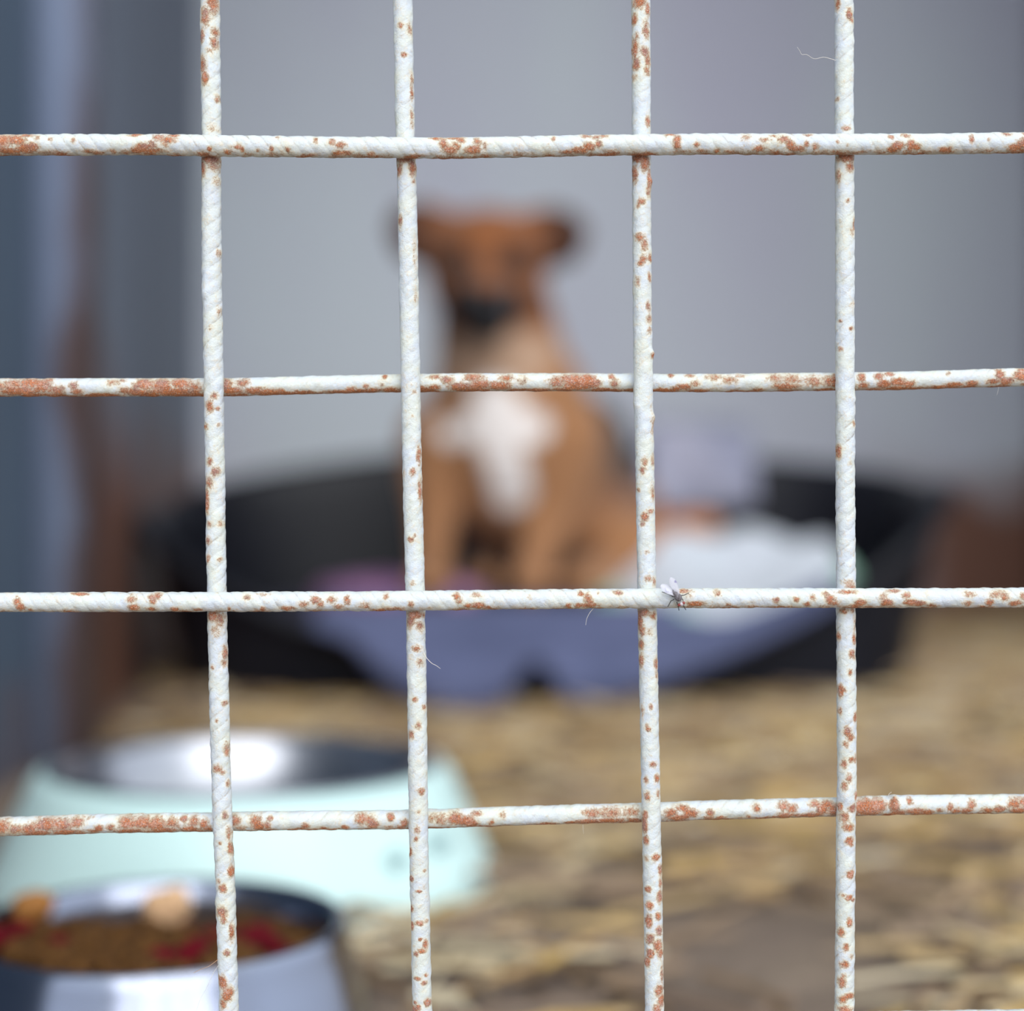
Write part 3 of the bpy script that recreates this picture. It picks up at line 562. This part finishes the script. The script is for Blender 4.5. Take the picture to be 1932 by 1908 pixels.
# ---------------------------------------------------------------- stray dog hairs caught on the rods
M_hair = mat('pale_hair', (226, 220, 212), .4); M_hairb = mat('tan_hair', (190, 150, 120), .4)
def hair(pts, m, rad, label, ybase):
    rad *= .8
    pts = [P(a, b, ybase - .0001 * i) for i, (a, b) in enumerate(pts)]
    fine = []
    for i in range(len(pts) - 1):
        for t in range(4):
            p0 = pts[max(i - 1, 0)]; p1 = pts[i]; p2 = pts[i + 1]; p3 = pts[min(i + 2, len(pts) - 1)]; s = t / 4
            fine.append(.5 * ((2 * p1) + (-p0 + p2) * s + (2 * p0 - 5 * p1 + 4 * p2 - p3) * s * s + (-p0 + 3 * p1 - 3 * p2 + p3) * s ** 3))
    fine.append(pts[-1])
    v, f = path_tube(fine, [rad * (1 - .5 * i / len(fine)) for i in range(len(fine))], 6)
    o = from_data('dog_hair', v, f, m); tag(o, label, 'hair', 'stray hairs caught on the fence')
H = FENCE_Y - .0012
hair([(1577, 114), (1560, 109), (1552, 108), (1536, 111), (1522, 103), (1513, 103), (1509, 96), (1504, 89)], M_hair, .00008, 'thin wavy pale hair sticking out left from the top of the rightmost vertical rod', H)
hair([(797, 1225), (801, 1235), (806, 1243), (815, 1252), (823, 1256), (831, 1262)], M_hair, .00010, 'curved pale hair on the second vertical rod, below the third horizontal rod', YF - .001)
hair([(411, 1811), (402, 1818), (393, 1824), (380, 1829), (365, 1836)], M_hairb, .00009, 'short tan hair sticking out left near the foot of the leftmost vertical rod', H)
hair([(412, 1822), (402, 1837), (396, 1851), (388, 1868), (378, 1885), (371, 1908), (368, 1930)], M_hair, .00006, 'long fine white hair hanging down left of the leftmost vertical rod', H)
hair([(1120, 1148), (1113, 1156), (1107, 1168), (1105, 1180)], M_hair, .00008, 'short pale hair hanging under the third horizontal rod, left of the fly', YF)
hair([(1100, 1556), (1100, 1562), (1101, 1573)], M_hair, .00006, 'tiny upright pale hair hanging under the fourth horizontal rod', YB)
hair([(1676, 1506), (1677, 1499), (1682, 1495)], M_hair, .00008, 'tiny curled hair on top of the rusty knob of the fourth horizontal rod', YB - .002)
hair([(1883, 722), (1884, 732), (1881, 746)], M_hair, .00005, 'tiny fine hair hanging under the second horizontal rod near the right edge', YB)

# ---------------------------------------------------------------- mint feeding bowl
M_mint = mat('mint_enamel', (206, 233, 231), .35, 0, 3, (200, 230, 228))
M_steel = mat('brushed_steel', (196, 198, 206), .30, 1.0, 20, (160, 162, 170))
BX, BY = -.150, .893
bowl = empty('mint_bowl', (BX, BY, 0), 'large flared mint green pet bowl with steel liner, behind the steel food bowl', 'bowl')
HB = .066
prof = [(.127, .004), (.134, .0), (.1385, .002), (.1400, .007), (.1375, .013), (.1315, .027), (.1250, .042), (.1190, .055), (.1165, .061), (.1125, .0655), (.1080, .0660), (.1045, .0635),
        (.100, .055), (.098, .045), (.100, .02), (.112, .008), (.127, .004)]
lathe_obj('shell', prof, (BX, BY, 0), M_mint, bowl, 128)
prof = [(0, .0175), (.045, .018), (.068, .022), (.083, .033), (.0925, .050), (.0970, .0625), (.0985, .0665), (.1050, .0680), (.1085, .0672), (.1086, .0662), (.1040, .0664), (.0990, .0645), (.0945, .053), (.085, .0325),
        (.069, .0205), (.045, .0165), (0, .016)]
lathe_obj('liner', prof, (BX, BY, 0), M_steel, bowl, 128)
# paw marks printed on the side of the shell
M_mark = mat('grey_teal_print', (120, 156, 160), .5)
def on_shell(px, py):
    "point on the mint shell seen at px,py"
    o_ = Vector((0, 0, CAM_Z)); d = (P(px, py, 1.0) - o_)
    best = None
    for i in range(2000):
        t = .70 + i * .0001
        p = o_ + d * t
        r = math.hypot(p.x - BX, p.y - BY)
        rr = interp(p.z, [0, .007, .013, .027, .042, .055, .061], [.134, .14, .1375, .1315, .125, .119, .1165])
        if r <= rr + .0003 and p.z < .064: return p
    return o_ + d * .8
def mark_blob(bm, px, py, rx, ry):
    c = bm.verts.new(on_shell(px, py) + Vector((.0002, -.0006, .0002))); ring = []
    for i in range(14):
        a = 2 * math.pi * i / 14
        ring.append(bm.verts.new(on_shell(px + rx * math.cos(a), py + ry * math.sin(a)) + Vector((.0002, -.0006, .0002))))
    for i in range(14): bm.faces.new((c, ring[i], ring[(i + 1) % 14]))
for (cx, cy, s) in ((748, 1628, 1.0), (826, 1596, 1.0)):
    bm = bmesh.new()
    mark_blob(bm, cx, cy + 7 * s, 14 * s, 11 * s)
    for dx, dy in ((-17, -4), (-7, -15), (6, -16), (17, -7)): mark_blob(bm, cx + dx * s, cy + dy * s, 5.5 * s, 7 * s)
    from_bm('paw_print', bm, M_mark, bowl)

# ---------------------------------------------------------------- steel bowl with food
SX, SY = -.136, .612
sb = empty('steel_bowl', (SX, SY, 0), 'small stainless steel bowl filled with dog food, bottom left corner', 'bowl')
prof = [(.056, .003), (.076, .0), (.0845, .0005), (.0860, .003), (.0845, .008), (.0800, .022), (.0755, .036), (.0725, .0455), (.0716, .0495), (.0705, .0512), (.0685, .0508), (.0672, .0490), (.0655, .040),
        (.060, .022), (.050, .010), (.035, .0065), (0, .006), (0, .0045), (.035, .005), (.056, .003)]
M_steel2 = mat('polished_steel', (146, 152, 170), .18, 1.0, 15, (148, 154, 170))
lathe_obj('body', prof, (SX, SY, 0), M_steel2, sb, 128)

M_kb = mat('brown_kibble', (108, 72, 32), .8, 0, 300, (72, 46, 22), .5, 500, .2)
M_kr = mat('red_kibble', (108, 8, 26), .8, 0, 300, (80, 8, 18), .5, 500, .15)
def kibble_mesh(seed, m, r, flat):
    bm = bmesh.new(); bmesh.ops.create_icosphere(bm, subdivisions=3, radius=1)
    for v in bm.verts:
        n = noise.noise(v.co * 1.6 + Vector((seed * 5, 0, 0)))
        v.co = Vector((v.co.x * r[0], v.co.y * r[1], v.co.z * r[2])) * (1 + n * .35)
        if flat and v.co.z > 0: v.co.z -= .35 * r[2] * max(0, 1 - (math.hypot(v.co.x, v.co.y) / r[0]) ** 2)
    bmesh.ops.recalc_face_normals(bm, faces=bm.faces)
    me = bpy.data.meshes.new('kibble'); bm.to_mesh(me); bm.free(); me.materials.append(m)
    me.polygons.foreach_set('use_smooth', [True] * len(me.polygons)); return me
kb = [kibble_mesh(i, M_kb, (.0085, .0075, .0055), True) for i in range(3)]
kr = [kibble_mesh(i + 5, M_kr, (.0075, .0070, .0050), False) for i in range(2)]
rnd = random.Random(11); placed = []
def sector(x, y):
    c = ('left' if x < SX - .036 else 'centre left' if x < SX - .012 else 'centre' if x < SX + .012 else 'centre right' if x < SX + .036 else 'right')
    d = ('front' if y < SY - .022 else 'middle' if y < SY + .022 else 'back')
    return d + ' ' + c
def drop(me, x, y, z, lab, grp):
    lab = lab + ', ' + sector(x, y) + ' of the heap'
    o = bpy.data.objects.new('kibble', me); COL.objects.link(o)
    o.location = (x, y, z); o.rotation_euler = (rnd.uniform(-.6, .6), rnd.uniform(-.6, .6), rnd.uniform(0, 6.28)); tag(o, lab, 'kibble', grp)
reds = [(-.032, -.022), (.03, .012), (.012, -.045), (-.055, -.005), (.022, -.042), (.052, -.018), (.004, .018), (.024, .001), (.036, -.004), (-.062, -.018), (.040, .008)]
for x, y in reds: placed.append((x, y, 1))
tries = 0
while len(placed) < 66 and tries < 9000:
    tries += 1
    a = rnd.uniform(0, 6.283); r = .057 * math.sqrt(rnd.random()); x, y = r * math.cos(a), r * math.sin(a)
    if all((x - p[0]) ** 2 + (y - p[1]) ** 2 > .0108 ** 2 for p in placed): placed.append((x, y, 0))
# a first, hidden layer is the heap that carries the pieces we see
heap = bmesh.new(); NS = 40
cv = heap.verts.new((SX, SY, .034)); rings = []
for ri in range(1, 9):
    rr = .0625 * ri / 8
    rings.append([heap.verts.new((SX + rr * math.cos(2 * math.pi * i / NS), SY + rr * math.sin(2 * math.pi * i / NS),
                 .036 - .008 * (rr * math.sin(2 * math.pi * i / NS)) / .06 - .004 * (ri / 8) ** 2 + .002 * noise.noise(Vector((rr * 90 * math.cos(2 * math.pi * i / NS), rr * 90 * math.sin(2 * math.pi * i / NS), 3))))) for i in range(NS)])
for i in range(NS): heap.faces.new((cv, rings[0][i], rings[0][(i + 1) % NS]))
for a, b in zip(rings, rings[1:]):
    for i in range(NS): heap.faces.new((a[i], b[i], b[(i + 1) % NS], a[(i + 1) % NS]))
o = from_bm('food_mash', heap, mat('dark_food_mash', (64, 42, 24), .8, 0, 200, (70, 30, 24), .6, 400))
tag(o, 'dark brown mash of food between the kibble in the small steel bowl', 'dog food', None, 'stuff')
for x, y, red in placed:
    z = .0415 - .008 * y / .06 - .003 * ((x * x + y * y) / .06 ** 2) + rnd.uniform(-.001, .003)
    # the heap rises towards the left
    z += .004 * max(0, -x / .06)
    if red: drop(rnd.choice(kr), SX + x * .93, SY + y * .93, z + .0015, 'dark red kibble in the steel bowl', 'red kibble in the steel bowl')
    else: drop(rnd.choice(kb), SX + x, SY + y, z, 'brown kibble in the steel bowl', 'brown kibble in the steel bowl')
# pale chunk leaning on the back of the heap
bm = bmesh.new(); bmesh.ops.create_icosphere(bm, subdivisions=4, radius=1)
for v in bm.verts:
    n_ = noise.noise(v.co * 1.3 + Vector((3, 1, 8))); v.co = Vector((v.co.x * .0100, v.co.y * .008, v.co.z * .0085)) * (1 + .3 * n_)
    v.co += P(316, 1712, SY + .034)
o = from_bm('biscuit', bm, mat('pale_peach_biscuit', (222, 182, 142), .7, 0, 120, (206, 164, 122), .3, 300))
tag(o, 'pale peach biscuit chunk on the kibble at the back of the steel bowl', 'biscuit')
bm = bmesh.new(); bmesh.ops.create_icosphere(bm, subdivisions=4, radius=1)
for v in bm.verts:
    n_ = noise.noise(v.co * 1.3 + Vector((9, 1, 2))); v.co = Vector((v.co.x * .008, v.co.y * .007, v.co.z * .007)) * (1 + .3 * n_)
    v.co += P(62, 1712, SY + .022)
o = from_bm('biscuit', bm, mat('amber_biscuit', (156, 102, 44), .7, 0, 120, (150, 100, 44), .3, 300))
tag(o, 'amber brown chunk at the left rim of the steel bowl', 'biscuit')

# ---------------------------------------------------------------- dog bed
CX, CY, RX, RY = .036, 1.90, .468, .275
def sup(phi, n=3.2):
    c, s = math.cos(phi), math.sin(phi)
    return (abs(c) ** (2 / n) * (1 if c >= 0 else -1), abs(s) ** (2 / n) * (1 if s >= 0 else -1))
def rim_h(x, y):
    "rim height for a unit position on the outline, y<0 is the front"
    side = .2215 + .0165 * x
    if y < 0:
        t = abs(x + .0)
        f = smooth01((t - .10) / .92) ** .9
        low = .052 + (side - .052) * (t ** 2.3)
        return low
    return side + (.298 - side) * max(0, 1 - abs(x)) ** .42 * smooth01(y * 2.5)
M_bed = mat('black_plastic', (23, 25, 34), .5, 0, 30, (18, 19, 27), 0, 60, .35)
bedr = empty('dog_bed', (CX, CY, 0), 'large oval black plastic dog bed with a low front, under the sitting dog', 'dog bed')
N = 128
secs = []
for i in range(N):
    phi = 2 * math.pi * i / N; ux, uy = sup(phi); h = rim_h(ux, uy)
    sec = []
    def pt(sc_, z): sec.append((CX + ux * RX * sc_, CY + uy * RY * sc_, z))
    pt(.0, .004); pt(.84, .004); pt(.87, .0005); pt(.885, .006)
    for t in (.15, .3, .5, .7, .85, .94): pt(.885 + (.975 - .885) * t, h * t)
    pt(.99, h - .016); pt(1.0, h - .012); pt(1.006, h - .004); pt(.998, h + .001); pt(.978, h + .001); pt(.966, h - .006)
    for t in (.85, .6, .35, .15): pt(.86 + (.962 - .86) * t, .016 + (h - .016) * t)
    pt(.85, .014); pt(.7, .012); pt(0, .012)
    secs.append(sec)
K = len(secs[0]); bm = bmesh.new()
vs = [[bm.verts.new(p) for p in s] for s in secs]
for i in range(N):
    for j in range(K - 1):
        bm.faces.new((vs[i][j], vs[(i + 1) % N][j], vs[(i + 1) % N][j + 1], vs[i][j + 1]))
bmesh.ops.remove_doubles(bm, verts=bm.verts, dist=1e-5)
from_bm('shell', bm, M_bed, bedr)

def heightfield(name, cx, cy, rx, ry, zfun, z0, m, N=72, R=26, pw=2.0, colfun=None):
    "closed soft cushion: domed top over an oval outline, flat underside"
    verts, faces, cols = [], [], []
    verts.append((cx, cy, zfun(0, 0, 0)))
    for r in range(1, R + 1):
        for i in range(N):
            a = 2 * math.pi * i / N; t = r / R; ux, uy = sup(a, pw)
            x, y = cx + rx * t * ux, cy + ry * t * uy
            edge = math.sqrt(max(0.0, 1 - t ** 4))
            z = z0 + (zfun(ux * t, uy * t, t) - z0) * edge
            verts.append((x, y, z))
    base = len(verts)
    verts.append((cx, cy, z0 - .004))
    for i in range(N):
        a = 2 * math.pi * i / N; ux, uy = sup(a, pw)
        verts.append((cx + rx * .9 * ux, cy + ry * .9 * uy, z0 - .004))
    for i in range(N):
        j = (i + 1) % N
        faces.append((0, 1 + i, 1 + j))
        for r in range(R - 1): faces.append((1 + r * N + i, 1 + (r + 1) * N + i, 1 + (r + 1) * N + j, 1 + r * N + j))
        o_ = 1 + (R - 1) * N
        faces.append((o_ + i, base + 1 + i, base + 1 + j, o_ + j)); faces.append((base, base + 1 + j, base + 1 + i))
    me = bpy.data.meshes.new(name); me.from_pydata(verts, [], faces)
    if colfun:
        at = me.color_attributes.new('tint', 'FLOAT_COLOR', 'POINT')
        at.data.foreach_set('color', np.array([(*colfun(Vector(v)), 1) for v in verts], dtype=np.float32).ravel())
    bm = bmesh.new(); bm.from_mesh(me); bmesh.ops.recalc_face_normals(bm, faces=bm.faces); bm.to_mesh(me); bm.free()
    return link(name, me, m)

M_cush = mat('grey_blue_fleece', (96, 102, 134), .9, 0, 12, (84, 90, 120), .4, 200, .2)
o = heightfield('bed_cushion', CX, CY, RX * .83, RY * .84, lambda x, y, t: .112 + .004 * noise.noise(Vector((x * 4, y * 4, 0))), .05, mat('charcoal_cushion', (66, 66, 82), .9, 0, 10, (56, 56, 72), .4, 200, .2), pw=2.5)
tag(o, 'dark grey-blue cushion lining the floor of the black dog bed, under the dog', 'cushion')

# grey-blue blanket hanging over the low front of the bed
def front_blanket():
    xs = np.linspace(590, 1575, 84)
    botp = [(590, 1120), (640, 1175), (690, 1240), (740, 1285), (800, 1318), (870, 1334), (935, 1328), (975, 1275), (1012, 1215), (1045, 1275), (1080, 1324), (1150, 1312), (1230, 1290), (1320, 1255), (1420, 1212), (1520, 1165), (1600, 1118), (1670, 1075)]
    bx = [b[0] for b in botp]; by = [b[1] for b in botp]
    verts, faces = [], []; V = 16
    for i, px in enumerate(xs):
        Yo = 1.64
        for _ in range(5):
            X = (px - 966) / F * Yo
            u = min(.97, abs((X - CX) / RX)); Yo = CY - RY * (1 - u ** 3.2) ** (1 / 3.2) - .010
        X = (px - 966) / F * Yo; u = (X - CX) / RX
        h = rim_h(u, -1) + .010
        zb = max(.006, CAM_Z - (interp(px, bx, by) - 954) / F * Yo)
        zb = min(zb, h - .006)
        fold = math.sin(px * .021) * .004 + math.sin(px * .057 + 1) * .002
        # inside end, over the rim, down outside
        path = [(Yo + .080, .106), (Yo + .060, .104), (Yo + .042, max(.094, h * .9)), (Yo + .028, h + .002), (Yo + .014, h + .009), (Yo + .002, h + .006), (Yo - .008, h - .006)]
        for t in (.15, .3, .45, .6, .75, .9, .97, 1.0):
            zz = (h - .006) + (zb - (h - .006)) * t
            path.append((Yo - .010 - .012 * math.sin(math.pi * min(1, t)) + fold * t - .014 * t * (1 if zb < .06 else .4), zz))
        path.append((Yo + .0, zb + .002))
        for (yy, zz) in path: verts.append((X * (yy / Yo) if yy < Yo else X, yy, zz))
    V = len(path)
    for i in range(len(xs) - 1):
        for j in range(V - 1): faces.append((i * V + j, (i + 1) * V + j, (i + 1) * V + j + 1, i * V + j + 1))
    o = from_data('fleece_blanket', verts, faces, M_cush)
    s = o.modifiers.new('thickness', 'SOLIDIFY'); s.thickness = .007; s.offset = 0
    tag(o, 'grey-blue fleece blanket draped over the low front edge of the dog bed', 'blanket')
front_blanket()

# white blanket with mint patches, heaped in the right half
WHT, MINT = lin((198, 204, 214)), lin((140, 200, 168))
def wb_col(p):
    px = 966 + p.x / p.y * F; py = 954 - (p.z - CAM_Z) / p.y * F
    f = 0
    for cx, cy, rx, ry in ((1625, 1070, 50, 60), (1240, 1160, 85, 30), (1130, 1130, 60, 28)):
        f = max(f, 1 - ((px - cx) / rx) ** 2 - ((py - cy) / ry) ** 2)
    f = smooth01(f * 1.6 + .2 * noise.noise(p * 30))
    return tuple(a * (1 - f) + b * f for a, b in zip(WHT, MINT))
def wb_z(x, y, t):
    z = .116
    for cx, cy, r, h in ((-.30, .25, .36, .064), (.28, .35, .30, .060), (.85, .15, .34, .064), (.55, -.1, .4, .02), (-.2, -.4, .5, .006)):
        d = ((x - cx) / r) ** 2 + ((y - cy) / r) ** 2
        z += h * math.exp(-d)
    return z + .006 * noise.noise(Vector((x * 6, y * 6, 2)))
M_wb = vcol_mat('white_mint_fleece', 'tint', .9, .4, 250, .2)
o = heightfield('patterned_blanket', .234, 1.818, .172, .168, wb_z, .085, M_wb, pw=2.7, colfun=wb_col)
tag(o, 'rumpled white blanket with mint green patches, heaped in the right half of the dog bed', 'blanket')

o = heightfield('pink_cloth', -.125, 1.80, .105, .085, lambda x, y, t: .128 + .012 * noise.noise(Vector((x * 3, y * 3, 5))), .100, mat('mauve_fleece', (116, 88, 122), .9, 0, 14, (150, 108, 146), .4, 200, .2, (.4, .6)), N=48, R=14)
tag(o, 'mauve pink piece of cloth lying in the bed left of the dog', 'cloth')

# pale blanket hung over the back rim
def back_blanket():
    verts, faces = [], []; xs = np.linspace(.180, .325, 30)
    for X in xs:
        u = (X - CX) / RX; Yr = CY + RY * (1 - abs(u) ** 3.2) ** (1 / 3.2); h = rim_h(u, (1 - abs(u) ** 3.2) ** (1 / 3.2)) + .012
        f = .006 * math.sin(X * 60); e = smooth01((X - .165) / .05) * smooth01((.345 - X) / .03)
        drop_ = .075 + .02 * math.sin((X - .1) * 14)
        path = [(Yr - .030 - .18 * drop_ + f, h - drop_), (Yr - .028 + f, h - drop_ * .6), (Yr - .026 + f * .6, h - drop_ * .3), (Yr - .024, h - .02), (Yr - .016, h + .002), (Yr, h + .010 + .010 * e), (Yr + .014, h + .004), (Yr + .022, h - .02), (Yr + .024, h - .06), (Yr + .026, h - .10)]
        for y, z in path: verts.append((X, y, z))
    V = len(path)
    for i in range(len(xs) - 1):
        for j in range(V - 1): faces.append((i * V + j, (i + 1) * V + j, (i + 1) * V + j + 1, i * V + j + 1))
    o = from_data('draped_blanket', verts, faces, mat('lilac_grey_fleece', (172, 170, 186), .9, 0, 8, (142, 144, 164), .4, 200, .2, (.4, .6)))
    s = o.modifiers.new('thickness', 'SOLIDIFY'); s.thickness = .012; s.offset = 1
    tag(o, 'pale lilac-grey blanket hung over the back rim of the bed, right of the dog', 'blanket')
back_blanket()

# ---------------------------------------------------------------- the dog
def build_dog():
    bm = bmesh.new()
    def cap(a, ra, b, rb, n=7):
        for i in range(n + 1):
            t = i / n; ellipsoid(bm, a.lerp(b, t), [ra + (rb - ra) * t] * 3, None, 20, 12)
    def ell(c, r, rot=None): ellipsoid(bm, c, r, rot, 28, 18)
    def hull(pts):
        b2 = bmesh.new()
        for p, r in pts: ellipsoid(b2, p, (r, r, r), None, 10, 8)
        res = bmesh.ops.convex_hull(b2, input=b2.verts)
        bmesh.ops.delete(b2, geom=[g for g in set(res['geom_interior'] + res['geom_unused']) if isinstance(g, bmesh.types.BMVert)], context='VERTS')
        me = bpy.data.meshes.new('t'); b2.to_mesh(me); b2.free(); bm.from_mesh(me); bpy.data.meshes.remove(me)
    # trunk
    ell(P(960, 800, 1.80), (.094, .085, .115)); ell(P(1085, 850, 1.94), (.070, .085, .070)); ell(P(962, 880, 1.815), (.088, .08, .085))
    cap(P(985, 830, 1.86), .096, P(1105, 975, 1.985), .092)
    ell(P(1000, 960, 1.90), (.090, .10, .080))
    cap(P(928, 545, 1.795), .060, P(950, 730, 1.80), .080)
    ell(P(1040, 760, 1.83), (.035, .06, .06))
    # haunches
    ell(P(1140, 1005, 1.93), (.066, .088, .062)); ell(P(1165, 1030, 1.87), (.050, .060, .048))
    ell(P(925, 1030, 1.93), (.040, .07, .045))
    cap(P(1150, 1080, 1.84), .024, P(1095, 1096, 1.745), .019)
    cap(P(905, 1085, 1.88), .022, P(915, 1098, 1.795), .017)
    # forelegs
    for pts in ([(838, 830, 1.79, .050), (826, 900, 1.785, .040), (820, 965, 1.775, .027), (817, 1040, 1.76, .0195), (815, 1078, 1.75, .018), (813, 1098, 1.735, .0205), (812, 1103, 1.722, .017)],
                [(1048, 830, 1.79, .058), (1045, 900, 1.785, .046), (1034, 965, 1.775, .031), (1014, 1040, 1.755, .023), (1006, 1078, 1.745, .021), (1001, 1097, 1.73, .023), (999, 1102, 1.715, .019)]):
        for a, b in zip(pts, pts[1:]): cap(P(*a[:3]), a[3], P(*b[:3]), b[3], 5)
    for (px_, py_, Y_) in ((813, 1101, 1.722), (1000, 1100, 1.716), (1092, 1100, 1.742)):
        c_ = P(px_, py_, Y_)
        for dx_, dy_ in ((-.017, .002), (-.006, -.006), (.006, -.006), (.017, .002)):
            ell(c_ + Vector((dx_, dy_ - .006, -.002)), (.0085, .013, .0105))
    # tail lying to the right
    tl = [(1185, 1035, 2.0, .030), (1235, 1030, 1.98, .030), (1280, 1010, 1.95, .029), (1318, 998, 1.93, .022), (1338, 990, 1.92, .014)]
    for a, b in zip(tl, tl[1:]): cap(P(*a[:3]), a[3], P(*b[:3]), b[3], 4)
    # head: skull, brow, cheeks, muzzle
    ell(P(919, 474, 1.755), (.067, .066, .047)); ell(P(919, 500, 1.725), (.061, .047, .042))
    ell(P(870, 530, 1.735), (.036, .038, .046)); ell(P(968, 530, 1.735), (.036, .038, .046))
    ell(P(892, 462, 1.705), (.020, .014, .012)); ell(P(945, 462, 1.705), (.020, .014, .012))
    cap(P(918, 525, 1.705), .034, P(917, 572, 1.650), .0275); ell(P(917, 608, 1.668), (.028, .034, .020))
    ell(P(903, 588, 1.648), (.018, .018, .017)); ell(P(932, 588, 1.648), (.018, .018, .017))
    # folded ears held out sideways
    hull([(P(850, 412, 1.755), .010), (P(832, 495, 1.76), .011), (P(796, 392, 1.75), .009), (P(757, 400, 1.745), .008), (P(742, 428, 1.735), .008), (P(760, 474, 1.725), .009), (P(800, 492, 1.74), .010)])
    hull([(P(988, 414, 1.755), .010), (P(1006, 495, 1.76), .011), (P(1040, 402, 1.75), .009), (P(1080, 412, 1.745), .008), (P(1099, 438, 1.735), .008), (P(1080, 480, 1.725), .009), (P(1042, 492, 1.74), .010)])
    me = bpy.data.meshes.new('dog_raw'); bm.to_mesh(me); bm.free()
    tmp = bpy.data.objects.new('dog_raw', me); COL.objects.link(tmp)
    r = tmp.modifiers.new('r', 'REMESH'); r.mode = 'VOXEL'; r.voxel_size = .0036; r.use_smooth_shade = True
    s = tmp.modifiers.new('s', 'SMOOTH'); s.factor = .6; s.iterations = 9
    bpy.context.view_layer.update()
    dg = bpy.context.evaluated_depsgraph_get()
    res = bpy.data.meshes.new_from_object(tmp.evaluated_get(dg)); res.name = 'dog_body'
    bpy.data.objects.remove(tmp); bpy.data.meshes.remove(me)
    # coat
    fur, face, dark, white, beige, blk = [lin(c) for c in ((156, 110, 74), (134, 80, 42), (62, 34, 20), (236, 228, 224), (176, 144, 120), (22, 21, 28))]
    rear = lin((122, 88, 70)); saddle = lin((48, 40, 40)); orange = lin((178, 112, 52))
    def seg(px, py, a, b, r):
        ax, ay = a; bx, by = b; dx, dy = bx - ax, by - ay; t = max(0, min(1, ((px - ax) * dx + (py - ay) * dy) / (dx * dx + dy * dy)))
        return 1 - math.hypot(px - ax - dx * t, py - ay - dy * t) / r
    def mixv(a, b, f): f = max(0, min(1, f)); return tuple(p * (1 - f) + q * f for p, q in zip(a, b))
    cols = []
    for v in res.vertices:
        p = v.co; px = 966 + p.x / p.y * F; py = 954 - (p.z - CAM_Z) / p.y * F
        px += 7 * noise.noise(p * 40); py += 7 * noise.noise(p * 40 + Vector((5, 5, 5)))
        c = fur
        if py < 645: c = mixv(c, face, (645 - py) / 60 + .3)
        # darker flank and saddle towards the rear
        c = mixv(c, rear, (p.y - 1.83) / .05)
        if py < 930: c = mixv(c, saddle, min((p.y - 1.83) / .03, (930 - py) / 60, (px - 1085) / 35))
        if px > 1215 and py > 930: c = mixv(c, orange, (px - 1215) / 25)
        if p.y < 1.86:
            b = max(seg(px, py, (865, 672), (1000, 668), 62), seg(px, py, (900, 710), (985, 705), 45)); c = mixv(c, beige, b * 2.2)
            s_ = max(seg(px, py, (936, 765), (932, 805), 58), seg(px, py, (940, 810), (966, 925), 46), seg(px, py, (848, 818), (930, 806), 28), seg(px, py, (940, 805), (1012, 806), 34))
            c = mixv(c, white, s_ * 3.0)
            c = mixv(c, dark, seg(px, py, (905, 960), (885, 1100), 40) * 1.2 if p.y > 1.80 else 0)  # shade in the gap between the forelegs, painted into the coat colour
        if py < 650 and p.y < 1.715:
            m_ = min(1, seg(px, py, (890, 592), (942, 596), 66) * 3.4); c = mixv(c, blk, m_)
        if py < 520:
            ex = max(seg(px, py, (864, 484), (872, 494), 36), seg(px, py, (972, 484), (964, 494), 36)); c = mixv(c, dark, ex * 2.2)
            if p.y < 1.77:
                ear = max((838 - px) / 50, (px - 1000) / 50); c = mixv(c, dark, ear * .95)
        cols.append((*c, 1))
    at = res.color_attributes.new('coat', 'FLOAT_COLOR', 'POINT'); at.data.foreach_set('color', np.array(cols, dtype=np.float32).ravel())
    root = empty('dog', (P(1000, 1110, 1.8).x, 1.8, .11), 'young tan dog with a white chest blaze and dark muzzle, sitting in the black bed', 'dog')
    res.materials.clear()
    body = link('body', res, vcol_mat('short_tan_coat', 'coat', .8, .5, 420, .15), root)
    bm = bmesh.new(); ellipsoid(bm, P(917, 572, 1.621), (.0135, .009, .0095)); ellipsoid(bm, P(917, 580, 1.622), (.007, .007, .008))
    from_bm('nose', bm, mat('black_nose', (26, 24, 28), .35), root)
    for ex in (871, 966):
        bm = bmesh.new(); ellipsoid(bm, P(ex, 489, 1.686), (.0095, .0085, .0088)); from_bm('eye', bm, mat('dark_brown_eye', (34, 20, 14), .12), root)
build_dog()
